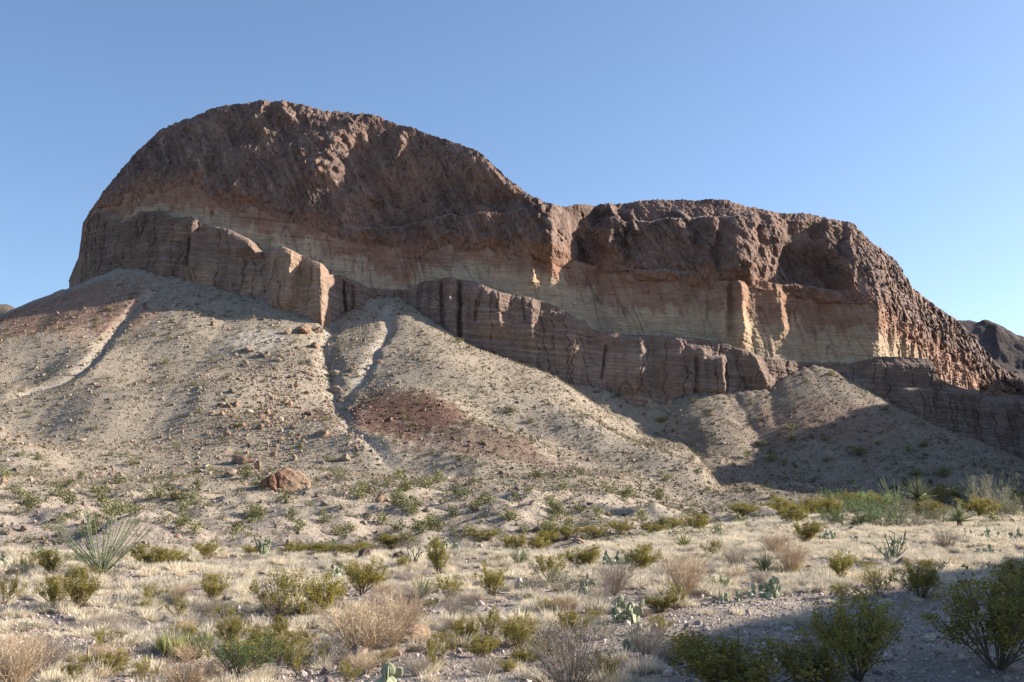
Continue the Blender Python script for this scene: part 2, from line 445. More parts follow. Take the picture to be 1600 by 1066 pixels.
# the top runs back from the rim
nb = 26
rim = W[-1]
tb = np.linspace(0, 1, nb + 1)[1:, None]
back_d = 5 * tb + 150 * tb ** 2
B = np.stack([rim[None, :, 0] + 0 * tb, rim[None, :, 1] + back_d, rim[None, :, 2] + .5 * tb - .28 * back_d + 2.0 * fbm(rim[None, :, 0] / 9, back_d / 9, 2.0) * tb], -1)
W = np.concatenate([W, B], 0)
PYa = np.concatenate([PY, np.repeat(PY[-1:], nb, 0)], 0); PXa = np.concatenate([PX, np.repeat(PX[-1:], nb, 0)], 0)
X, Yw, Z = W[..., 0], W[..., 1], W[..., 2]
n1 = fbm(X / 18, Z / 18, Yw / 18, o=4); n2 = fbm(X / 3, Z / 5, Yw / 3, o=3); n3 = fbm((X + .5 * Z) / 6, Z / 26, 1.0, o=3)
c0, c1, c2, c3 = (np.array(v) for v in ([.200, .130, .104], [.285, .190, .148], [.122, .084, .073], [.285, .238, .208]))
k = np.clip(.5 + .9 * n1, 0, 1)[..., None]
colr = c2 * (1 - k) + c0 * k
warm = sstep(380, 760, PXa)[..., None]
c1 = c1 * (1 - warm) * .92 + np.array([.305, .190, .140]) * warm
k = np.clip(.25 + 1.0 * n3, 0, 1)[..., None] * .8
colr = colr * (1 - k) + c1 * k
ps = np.clip(fbm((X + .45 * Z) / 2.2, Z / 22, 9.0, o=3) - .22, 0, .7)[..., None]
colr = colr * (1 - ps) + np.array([.30, .235, .20]) * ps
k = np.clip(n2 - .3, 0, .5)[..., None] * .9
colr = colr * (1 - k) + c3 * k
og = sstep(34, -4, at(T1, PXa) - PYa + 16 * n2 + 16 * n1 + 10 * n3)[..., None] * .8
colr = colr * (1 - og) + np.array([.285, .155, .105]) * og
bt = np.clip(back.max() * 0 + sstep(1.5, 4, np.concatenate([back, 0 * back[:nb]], 0)), 0, 1)
flat_ = (np.concatenate([np.gradient(back, axis=0), 0 * back[:nb]], 0) > .25)[..., None] * .6
colr = colr * (1 - flat_) + np.array([.34, .29, .24]) * flat_
rr = np.concatenate([right, np.repeat(right[-1:], nb, 0)], 0)[..., None]
colr = colr * (1 + .22 * rr) + rr * np.array([.045, .045, .042])
add('cap_rock', grid_mesh('cap_rock', W, mat=M['cap'], col=np.clip(colr * .84, .02, .7), smooth=False), mesa)

# --- pale band below the cap
s, a = at(T1, px) - 5 * sstep(108, 200, px), at(T2, px) + 16 * sstep(112, 220, px) + 40 * sstep(1340, 1400, px)
PX, PY, D, T = face(s, a, at(DIST, px, 3) + 2.5, at(DIST, px, 2), 150, 1.0, px)
W = P3(PX, PY, D)
X, Yw, Z = W[..., 0], W[..., 1], W[..., 2]
wob = 3 * fbm(X / 6, Z / 6, 5.0, o=3)
right = sstep(1372, 1410, PX)
relief = rib_sum(PX + 0 * PY, PY, RIBS_BAND, wob) + .7 * ridged(X / 9, Z / 40, 7.0, o=3) * (1 + 1.2 * right) + .9 * fbm(X / 16, Z / 16, 8.0, o=3)
o1, v1 = facets(X / 3.0, Yw / 6, Z / 7.0, 4)
relief = relief + .35 * v1 * (1 + 1.6 * right) + .16 * noise(X / 14, (Z + .12 * X) / 1.1, 2.0) + .10 * noise(X / 9, (Z + .12 * X) / .45, 2.5) + .16 * fbm(X / .7, Z / .9, Yw / .7, o=3) * (1 + 2 * right)
relief = relief - .6 * cracks((X + .3 * Z) / 4.5, Z / 30, 31.0, .045) - .3 * cracks(X / 60, (Z + .12 * X) / 2.4, 32.0, .07)
W[..., 1] = Yw - relief * sstep(0, 40, PX - 106)
f1, f2 = at(T1, PX), at(T2, PX)
v = np.clip((PY - f1) / np.maximum(f2 - f1, 6), -.3, 1.4)
n1 = fbm(X / 9, Z / 14, 1.0, o=4); n2 = fbm(X / 2, Z / 9, 4.0, o=3); n4 = noise(X / 40, Z / .8, 2.0)
split = np.interp(PX, [110, 250, 350, 450, 550, 640, 720, 860, 960, 1050, 1130, 1250, 1400, 1600], [.95, .8, .6, .5, .5, .8, .45, .42, .58, .6, .42, .58, .5, .9])
k = sstep(-.15, .15, v - split + .03 - .26 * n1 - .22 * n2)[..., None]
orange, yellow, pale = np.array([.300, .165, .108]), np.array([.450, .335, .225]), np.array([.48, .385, .28])
colr = orange * (1 - k) + yellow * k
k = np.clip(n1 * .8 + .1, 0, .7)[..., None]
colr = colr * (1 - k * .5) + pale * k * .5
k = (sstep(.06, .0, np.abs(v - 1.0) - .02))[..., None] * .55
colr = colr * (1 - k) + np.array([.45, .40, .27]) * k
colr = colr * (1 + .10 * n4 + .10 * n2)[..., None]
bed = noise(X / 60, (Z + .12 * X) / .55, 12.0)
vc = np.clip(1 - np.abs(noise((X + .3 * Z) / 4.5, Z / 30, 31.0)) / .045, 0, 1) * sstep(.1, .4, fbm(X / 14, Z / 10, 33.0, o=2) + .3)
colr = colr * (.86 - .15 * sstep(.25, .5, bed) - .30 * vc)[..., None]
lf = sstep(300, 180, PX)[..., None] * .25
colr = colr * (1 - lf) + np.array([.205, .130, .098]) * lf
rl = sstep(1400, 1470, PX)[..., None] * .8
colr = colr * (1 - rl) + np.array([.37, .225, .165]) * rl
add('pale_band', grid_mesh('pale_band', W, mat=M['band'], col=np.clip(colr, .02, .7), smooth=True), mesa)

# --- layered brown ledge at the foot
n_face, n_top = 190, 16
s = at(T2, px) + .8 * noise(px / 7, 9.5)
a = at(FOOT, px) + 26 + 30 * sstep(560, 1000, px)
a = np.maximum(a, s + 14)
dl = at(DIST, px)
PX, PY, D, T = face(s, a, dl + np.minimum(3.5, (at(DIST, px, 2) - dl) * .6), dl - 3.0, n_face, 1.0, px)
W = P3(PX, PY, D)
X, Yw, Z = W[..., 0], W[..., 1], W[..., 2]
wob = 2.6 * fbm(X / 5, Z / 5, 15.0, o=3)
relief = rib_sum(PX + 0 * PY, PY, RIBS_LEDGE, wob)
for c, y0, hw, amp in LUMPS:
    q = (PX - c + wob) / hw
    dome = np.sqrt(np.clip(1 - q * q, 0, 1))
    relief = np.maximum(relief, amp * dome * sstep(y0 - 3, y0 + 16, PY + 9 * (1 - dome)))
for a_, b_, y0, y1, w_, dep in GROOVE_LEDGE:
    t = np.clip((PY - y0) / (y1 - y0), -.2, 1.2)
    relief = relief - .6 * dep * np.clip(1 - np.abs(PX - (a_ + (b_ - a_) * t) - .5 * wob) / w_, 0, 1) * sstep(-.1, .05, t) * sstep(1.15, .95, t)
relief = relief + .5 * ridged(X / 8, Z / 45, 17.0, o=3) + .9 * fbm(X / 13, Z / 13, 18.0, o=3) + .28 * noise(X / 20, (Z + .1 * X) / 1.7, 1.0) + .16 * noise(X / 12, (Z + .1 * X) / .6, 3.0) + .22 * fbm(X / .9, Z / .8, Yw / .9, o=3)
o1, v1 = facets(X / 2.9 + .2 * noise(X / 3, Z / 3), Yw / 6, Z / 6.5, 7)
relief = relief + .15 * v1 + .12 * o1
relief = relief - .8 * cracks(X / 5.5 + .3 * noise(X / 4, Z / 4), Z / 38, 51.0, .05) - .18 * cracks(X / 24, (Z + .1 * X) / 2.6, 52.0, .08) - .10 * cracks(X / 16, (Z + .1 * X) / 1.0, 53.0, .1)
rnd = np.clip((PY - at(T2, PX)) / 10.0, 0, 1)
W[..., 1] = Yw - relief * sstep(0, 40, PX - 106) * (.35 + .65 * rnd ** .6)
rim = W[-1]
tb = np.linspace(0, 1, n_top + 1)[1:, None]
dd = np.maximum((at(DIST, px, 2) - rim[:, 1]) + 4, 3.0)[None] * tb
B = np.stack([rim[None, :, 0] + 0 * tb, rim[None, :, 1] + dd, rim[None, :, 2] + .10 * dd * (1 - tb) + .2 * noise(rim[None, :, 0] / 2, dd / 2)], -1)
W = np.concatenate([W, B], 0)
X, Yw, Z = W[..., 0], W[..., 1], W[..., 2]
PXa = np.concatenate([PX, np.repeat(PX[-1:], n_top, 0)], 0)
n1 = fbm(X / 10, Z / 10, 1.0, o=4); lay = noise(X / 50, (Z + .1 * X) / 1.1, 5.0); lay2 = noise(X / 30, (Z + .1 * X) / .45, 8.0); n2 = fbm(X / 2, Z / 7, 3.0, o=3)
g0, g1, g2 = np.array([.188, .130, .104]), np.array([.285, .225, .185]), np.array([.32, .22, .145])
k = np.clip(.3 + .9 * lay + .7 * lay2 + .6 * n1, 0, 1)[..., None]
hi = np.concatenate([sstep(30, 5, PY - at(T2, PX)), np.ones((n_top, len(px)))], 0)[..., None]
colr = g0 * (1 - .75 * k * (1 - .7 * hi)) + g1 * .75 * k * (1 - .7 * hi)
k = np.clip(n1 + .05, 0, .6)[..., None] * sstep(620, 380, PXa)[..., None]
colr = colr * (1 - k) + g2 * k
k = (sstep(410, 430, PXa) * sstep(525, 500, PXa) * .55)[..., None]
colr = colr * (1 - k) + np.array([.37, .25, .165]) * k
colr = colr * (1 + .15 * n2)[..., None]
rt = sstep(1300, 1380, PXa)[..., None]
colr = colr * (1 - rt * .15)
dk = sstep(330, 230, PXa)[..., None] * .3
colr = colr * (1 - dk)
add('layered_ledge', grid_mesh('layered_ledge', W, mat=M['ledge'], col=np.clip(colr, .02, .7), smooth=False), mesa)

# ------------------------------------------------------------------ hills beyond and beside the view
def hill_mesh(name, ridge, slope, xr, yr, n, label, tone, rough=6.0):
    gx, gy = np.meshgrid(np.linspace(*xr, n), np.linspace(*yr, n))
    z = np.full(gx.shape, -1e9)
    for i in range(len(ridge) - 1):
        p, q = np.array(ridge[i], float), np.array(ridge[i + 1], float)
        dx, dy = q[0] - p[0], q[1] - p[1]
        t = np.clip(((gx - p[0]) * dx + (gy - p[1]) * dy) / (dx * dx + dy * dy), 0, 1)
        d = np.hypot(gx - p[0] - t * dx, gy - p[1] - t * dy)
        z = np.maximum(z, p[2] + t * (q[2] - p[2]) - slope * d)
    z = z + rough * fbm(gx / (rough * 5), gy / (rough * 5), 3.0, o=5) * sstep(-5, 12, z)
    z = z + rough * .18 * ridged(gx / (rough * 1.6), gy / (rough * 1.6), 5.0, o=3) * sstep(0, 15, z)
    z = np.maximum(z, -9)
    k = np.clip(.5 + .8 * fbm(gx / 30, gy / 30, z / 30, o=3), 0, 1)[..., None]
    c = np.array(tone) * (1 - k) + np.array(tone) * 1.5 * k
    o = add(name, grid_mesh(name, np.stack([gx, gy, z], -1), mat=M['hill'], col=c, smooth=True))
    set_prop(o, label=label, kind='structure')
    return o
def pr(px, py, D):
    return tuple(P3(px, py, D))
hill_mesh('distant_hill', [pr(1440, 520, 800), pr(1497, 501, 800), pr(1530, 508, 800), pr(1567, 513, 800), pr(1600, 522, 800), pr(1700, 560, 820)], 1.15, (230, 620), (640, 960), 240,
          'brown far hill darkened as if in shade, showing behind the right end of the mesa', (.062, .050, .048))  # tone lowered to paint in the shade on its near side
hill_mesh('distant_hill', [pr(-120, 500, 900), pr(-20, 472, 900), pr(14, 478, 900), pr(60, 500, 910)], .55, (-640, -300), (760, 1040), 90,
          'low dark far hill at the left edge of the mesa scree', (.12, .10, .075), 4.0)
# hills outside the frame on the sun's side: their shade lies on the scree and on the near corner
hill_mesh('side_hill', [(312, 250, 50), (308, 272, 84), (305, 305, 104), (303, 350, 117), (304, 388, 128), (306, 418, 122), (330, 470, 124), (380, 540, 130)], 1.08, (130, 560), (130, 700), 190,
          'rocky hill beside the valley, opposite the mesa', (.17, .115, .09), 4.0)
hill_mesh('side_hill', [(56, -60, 28), (55, 10, 26), (55, 27, 23.5), (55, 32, 21.9), (55, 38, 19.6), (55, 47, 15.0), (58, 56, 8), (61, 62, 1)], .74, (10, 150), (-120, 110), 130,
          'low gravel rise beside the grassy flat', (.22, .17, .135), 0.8)
# ------------------------------------------------------------------ plant and stone materials
def leaf_mat(name, base, trans=.35, vary=.35, rough=.6):
    m, N, L, b = new_mat(name, rough)
    at_ = N.new('ShaderNodeAttribute'); at_.attribute_name = 'Col'
    oi = N.new('ShaderNodeObjectInfo')
    mr = N.new('ShaderNodeMapRange'); mr.inputs['To Min'].default_value = 1 - vary; mr.inputs['To Max'].default_value = 1 + vary
    L.new(oi.outputs['Random'], mr.inputs['Value'])
    rgb = N.new('ShaderNodeRGB'); rgb.outputs[0].default_value = (*base, 1)
    mu = N.new('ShaderNodeVectorMath'); mu.operation = 'MULTIPLY'
    L.new(rgb.outputs[0], mu.inputs[0]); L.new(at_.outputs['Color'], mu.inputs[1])
    sc = N.new('ShaderNodeVectorMath'); sc.operation = 'SCALE'
    L.new(mu.outputs[0], sc.inputs[0]); L.new(mr.outputs[0], sc.inputs['Scale'])
    L.new(sc.outputs[0], b.inputs['Base Color'])
    if trans:
        tr = N.new('ShaderNodeBsdfTranslucent'); L.new(sc.outputs[0], tr.inputs['Color'])
        mix = N.new('ShaderNodeMixShader'); mix.inputs[0].default_value = trans
        L.new(b.outputs[0], mix.inputs[1]); L.new(tr.outputs[0], mix.inputs[2])
        L.new(mix.outputs[0], N['Material Output'].inputs['Surface'])
    return m

def tint_mat(name, rough=.9, trans=0.0, grain=0.0):
    """Colour carried by each scattered piece."""
    m, N, L, b = new_mat(name, rough)
    at_ = N.new('ShaderNodeAttribute'); at_.attribute_name = 'tint'; at_.attribute_type = 'INSTANCER'
    vc = N.new('ShaderNodeAttribute'); vc.attribute_name = 'Col'
    mu = N.new('ShaderNodeVectorMath'); mu.operation = 'MULTIPLY'
    L.new(at_.outputs['Color'], mu.inputs[0]); L.new(vc.outputs['Color'], mu.inputs[1])
    out = mu.outputs[0]
    L.new(out, b.inputs['Base Color'])
    if trans:
        tr = N.new('ShaderNodeBsdfTranslucent'); L.new(out, tr.inputs['Color'])
        mix = N.new('ShaderNodeMixShader'); mix.inputs[0].default_value = trans
        L.new(b.outputs[0], mix.inputs[1]); L.new(tr.outputs[0], mix.inputs[2])
        L.new(mix.outputs[0], N['Material Output'].inputs['Surface'])
    return m

M['creosote'] = leaf_mat('creosote_leaf', (.27, .235, .06), .35, .2)
M['greenleaf'] = leaf_mat('green_leaf', (.130, .200, .075), .35, .25)
M['greyleaf'] = leaf_mat('grey_green_leaf', (.185, .205, .125), .3, .2)
M['bark'] = leaf_mat('shrub_bark', (.150, .115, .085), 0, .2, .9)
M['twig'] = leaf_mat('dry_twig', (.500, .385, .265), .15, .2, .9)
M['twiggrey'] = leaf_mat('grey_twig', (.360, .300, .250), .1, .2, .9)
M['agave'] = leaf_mat('agave_leaf', (.290, .290, .110), .2, .2, .5)
M['yucca'] = leaf_mat('yucca_leaf', (.190, .210, .110), .15, .2, .5)
M['ocotillo'] = leaf_mat('ocotillo_stem', (.225, .255, .150), .15, .15, .8)
M['pad'] = leaf_mat('cactus_pad', (.275, .300, .195), 0, .3, .6)
M['cholla'] = leaf_mat('cholla_joint', (.235, .260, .165), 0, .2, .7)
M['dead'] = leaf_mat('dead_cholla', (.085, .070, .058), 0, .2, .9)
M['scrub'] = leaf_mat('scrub_leaf', (.195, .192, .082), .15, .35)
M['stone'] = tint_mat('loose_stone')
M['grass'] = tint_mat('dry_grass', .8, .3)
M['boulder'] = rock_mat('boulder_rock', [(0.9, (1, 1, 1)), (5.0, (1, 1, .6))], 0.12, [(0.8, 1.2), (0.7, 1.3)])

# ------------------------------------------------------------------ mesh collector
class MB:
    def __init__(s): s.V = []; s.Fq = []; s.Ft = []; s.C = []; s.n = 0
    def put(s, V, Q=None, T=None, c=1.0):
        V = np.asarray(V, float).reshape(-1, 3)
        if Q is not None: s.Fq.append(np.asarray(Q) + s.n)
        if T is not None: s.Ft.append(np.asarray(T) + s.n)
        c = np.asarray(c, float)
        if c.ndim == 0: c = np.full((len(V), 3), float(c))
        elif c.ndim == 1: c = np.repeat(c[:, None], 3, 1) if len(c) == len(V) and len(c) != 3 else np.tile(c, (len(V), 1))
        s.V.append(V); s.C.append(c); s.n += len(V)
    def tube(s, pts, rad, n=4, c=1.0):
        pts = np.asarray(pts, float); k = len(pts)
        t = np.gradient(pts, axis=0); t /= np.linalg.norm(t, axis=1, keepdims=True) + 1e-9
        up = np.where(np.abs(t[:, 2:3]) > .9, [[1., 0, 0]], [[0., 0, 1]])
        u = np.cross(t, up); u /= np.linalg.norm(u, axis=1, keepdims=True) + 1e-9
        w = np.cross(t, u)
        a = np.arange(n) / n * 2 * np.pi
        rad = np.broadcast_to(np.asarray(rad, float), (k,))
        V = pts[:, None] + rad[:, None, None] * (np.cos(a)[None, :, None] * u[:, None] + np.sin(a)[None, :, None] * w[:, None])
        i = np.arange(k * n).reshape(k, n); j = np.roll(i, -1, 1)
        Q = np.stack([i[:-1], j[:-1], j[1:], i[1:]], -1).reshape(-1, 4)
        s.put(V, Q, c=c)
    def leaves(s, cen, size, r, c=None, flat=.55):
        n = len(cen)
        d = r.normal(size=(n, 3)); d[:, 2] += .5; d /= np.linalg.norm(d, axis=1, keepdims=True)
        e = np.cross(d, r.normal(size=(n, 3))); e /= np.linalg.norm(e, axis=1, keepdims=True) + 1e-9
        sz = (size * r.uniform(.6, 1.4, n))[:, None]
        V = np.stack([cen, cen + d * sz * .5 + e * sz * flat * .5, cen + d * sz, cen + d * sz * .5 - e * sz * flat * .5], 1)
        if c is None: c = r.uniform(.65, 1.3, n)
        s.put(V, np.arange(n * 4).reshape(n, 4), c=np.repeat(c, 4, 0) if np.ndim(c) else c)
    def blades(s, base, tip, width, bend, r, c, seg=3):
        """Strap leaves from base to tip, tapering, sagging by bend; triangular section is not needed at this width."""
        n = len(base); d = tip - base
        side = np.cross(d, r.normal(size=(n, 3))); side /= np.linalg.norm(side, axis=1, keepdims=True) + 1e-9
        t = np.linspace(0, 1, seg + 1)
        Vs = []
        for k in range(seg + 1):
            p = base + d * t[k]; p[:, 2] -= bend * t[k] ** 2
            w = width * (1 - t[k] ** 1.5) * .5 + width * .03
            Vs += [p - side * w[:, None], p + side * w[:, None]]
        V = np.stack(Vs, 1)
        m = 2 * (seg + 1)
        q = np.array([[2 * k, 2 * k + 1, 2 * k + 3, 2 * k + 2] for k in range(seg)])
        Q = (np.arange(n)[:, None, None] * m + q[None]).reshape(-1, 4)
        s.put(V, Q, c=np.repeat(np.broadcast_to(c, (n,)), m))
    def mesh(s, name, mat, smooth=False):
        V = np.concatenate(s.V); C = np.concatenate(s.C)
        Q = np.concatenate(s.Fq) if s.Fq else np.zeros((0, 4), int)
        T = np.concatenate(s.Ft) if s.Ft else np.zeros((0, 3), int)
        loops = np.concatenate([Q.ravel(), T.ravel()])
        tot = np.concatenate([np.full(len(Q), 4), np.full(len(T), 3)])
        st = np.concatenate([[0], np.cumsum(tot)[:-1]])
        return np_mesh(name, V, loops, st, tot, mat=mat, col=C, smooth=smooth)

def arc(p, d, L, r, droop=0.0, seg=5, wig=.08):
    """A wandering twig: points from p along d."""
    pts = [np.array(p, float)]; d = np.array(d, float)
    for k in range(seg):
        d = d + r.normal(size=3) * wig + np.array([0, 0, -droop / seg]); d /= np.linalg.norm(d)
        pts.append(pts[-1] + d * L / seg)
    return np.array(pts)

def shrub(seed, n_stem, spread, n_leaf, leaf, tips=.5, clump=.06, up=.25, twig_r=.009, sub=4, droop=0.0):
    """One unit tall, about one unit wide: stems fan out of one root, side twigs, leaves in tufts along the outer twigs."""
    r = np.random.default_rng(seed)
    st, lf = MB(), MB()
    ends = []
    for k in range(n_stem):
        az = r.uniform(0, 2 * np.pi); inc = spread * r.uniform(.12, 1) ** .7
        d = np.array([math.cos(az) * math.sin(inc), math.sin(az) * math.sin(inc), math.cos(inc)])
        L = r.uniform(.72, 1.0) / max(math.cos(inc) ** .5, .6)
        p = arc(np.array([math.cos(az), math.sin(az), 0]) * .04 * r.random(), d, L, r, -up * .4, 6, .10)
        st.tube(p, np.linspace(twig_r * 1.3, twig_r * .35, len(p)), 3, r.uniform(.7, 1.25))
        ends.append(p[2:])
        for j in range(sub):
            i = r.integers(2, len(p) - 1)
            d2 = (p[i] - p[i - 1]); d2 /= np.linalg.norm(d2); d2 = d2 + r.normal(size=3) * .5 + np.array([0, 0, up]); d2 /= np.linalg.norm(d2)
            q = arc(p[i], d2, L * r.uniform(.22, .42), r, droop, 4, .13)
            st.tube(q, np.linspace(twig_r * .7, twig_r * .25, len(q)), 3, r.uniform(.7, 1.3))
            ends.append(q[1:])
    P = np.concatenate(ends)
    if n_leaf:
        hh = P[:, 2]; w = np.clip((hh - tips * .55) * 2.5 + .15, .04, 1) * (1 + np.hypot(P[:, 0], P[:, 1]))
        n_c = max(n_leaf // 22, 10)
        ci = r.choice(len(P), n_c, p=w / w.sum())
        cc = P[ci] + r.normal(size=(n_c, 3)) * .02
        tone = r.uniform(.7, 1.25, n_c)
        pick = r.integers(0, n_c, n_leaf)
        cen = cc[pick] + r.normal(size=(n_leaf, 3)) * clump * r.uniform(.4, 1.1, (n_leaf, 1))
        cen[:, 2] = np.maximum(cen[:, 2], .03)
        t = tone[pick] * r.uniform(.75, 1.25, n_leaf)
        C = np.stack([t * r.uniform(.85, 1.2, n_leaf), t, t * r.uniform(.8, 1.2, n_leaf)], 1)
        lf.leaves(cen, leaf, r, C)
    S = np.concatenate(st.V + lf.V); rad = np.percentile(np.hypot(S[:, 0], S[:, 1]), 97); top = np.percentile(S[:, 2], 99.3)
    for b in (st, lf):
        b.V = [v * np.array([.5 / rad, .5 / rad, 1 / top]) for v in b.V]
    return st, lf

def build_pair(kind, seeds, smat, lmat, **kw):
    out = []
    for s in seeds:
        st, lf = shrub(s, **kw)
        out.append((st.mesh(kind + '_branches', smat), lf.mesh(kind + '_foliage', lmat) if lf.n else None))
    return out

TEMPL = {
 'creosote': build_pair('creosote', range(20, 26), M['bark'], M['creosote'], n_stem=24, spread=.80, n_leaf=7500, leaf=.038, clump=.05, tips=.28),
 'creosote_sparse': build_pair('creosote', range(30, 33), M['bark'], M['creosote'], n_stem=18, spread=.85, n_leaf=3400, leaf=.040, clump=.055, tips=.3),
 'green': build_pair('green', range(40, 43), M['bark'], M['greenleaf'], n_stem=26, spread=1.05, n_leaf=4200, leaf=.034, clump=.06, tips=.3),
 'greygreen': build_pair('greygreen', range(50, 53), M['twiggrey'], M['greyleaf'], n_stem=30, spread=1.1, n_leaf=3000, leaf=.032, clump=.06, tips=.25),
 'twig': build_pair('twig', range(60, 63), M['twig'], M['twig'], n_stem=120, spread=.85, n_leaf=1200, leaf=.026, twig_r=.0042, sub=6, clump=.05, up=.4),
 'twiggrey': build_pair('twig', range(66, 69), M['twiggrey'], M['twiggrey'], n_stem=120, spread=.95, n_leaf=900, leaf=.024, twig_r=.004, sub=6, clump=.05, up=.3),
}
def scrub_mesh(seed, n=340):
    r = np.random.default_rng(seed); lf = MB()
    k = 14
    az = r.uniform(0, 2 * np.pi, k); rad = r.uniform(.05, .42, k); zz = r.uniform(.15, .85, k) * (1 - rad * .8)
    cc = np.stack([np.cos(az) * rad, np.sin(az) * rad, zz], 1); tone = r.uniform(.6, 1.35, k)
    pick = r.integers(0, k, n)
    cen = cc[pick] + r.normal(size=(n, 3)) * .11; cen[:, 2] = np.abs(cen[:, 2])
    t = tone[pick] * r.uniform(.8, 1.2, n)
    lf.leaves(cen, .105 if n > 100 else .16, r, t)
    for j in range(6):
        d = r.normal(size=3); d[2] = abs(d[2]) + .6; d /= np.linalg.norm(d)
        lf.tube(arc((0, 0, 0), d, .6, r, 0, 3), np.linspace(.02, .006, 4), 3, .5)
    return lf.mesh('scrub', M['scrub'])
SCRUB = [scrub_mesh(s) for s in range(70, 76)]

# ------------------------------------------------------------------ placing things
def metres(px, dist): return px * dist / F
CLEAR = []   # spots where no grass grows over a low plant or stone
R_ = random.Random(3)
def place_shrub(kind, px, py, w, h, label, cat='shrub', name=None, group=None, g=None):
    g = ground_at(px, py) if g is None else g
    d = math.hypot(g[0], g[1])
    root = bpy.data.objects.new(name or {'creosote': 'creosote_bush', 'creosote_sparse': 'creosote_bush', 'green': 'green_shrub', 'greygreen': 'grey_green_shrub', 'twig': 'dry_twig_bush', 'twiggrey': 'dry_twig_bush'}[kind], None)
    COL.objects.link(root)
    root.empty_display_size = .1
    root.location = (g[0], g[1], g[2] - .02)
    W_, H_ = metres(w, d), metres(h, d)
    root.rotation_euler = (0, 0, R_.uniform(0, 6.28))
    root.scale = (W_ * 1.12, W_ * 1.12, H_)
    set_prop(root, label, cat, group)
    st, lf = R_.choice(TEMPL[kind])
    add('branches', st, root)
    if lf is not None:
        add('foliage', lf, root)
    return root

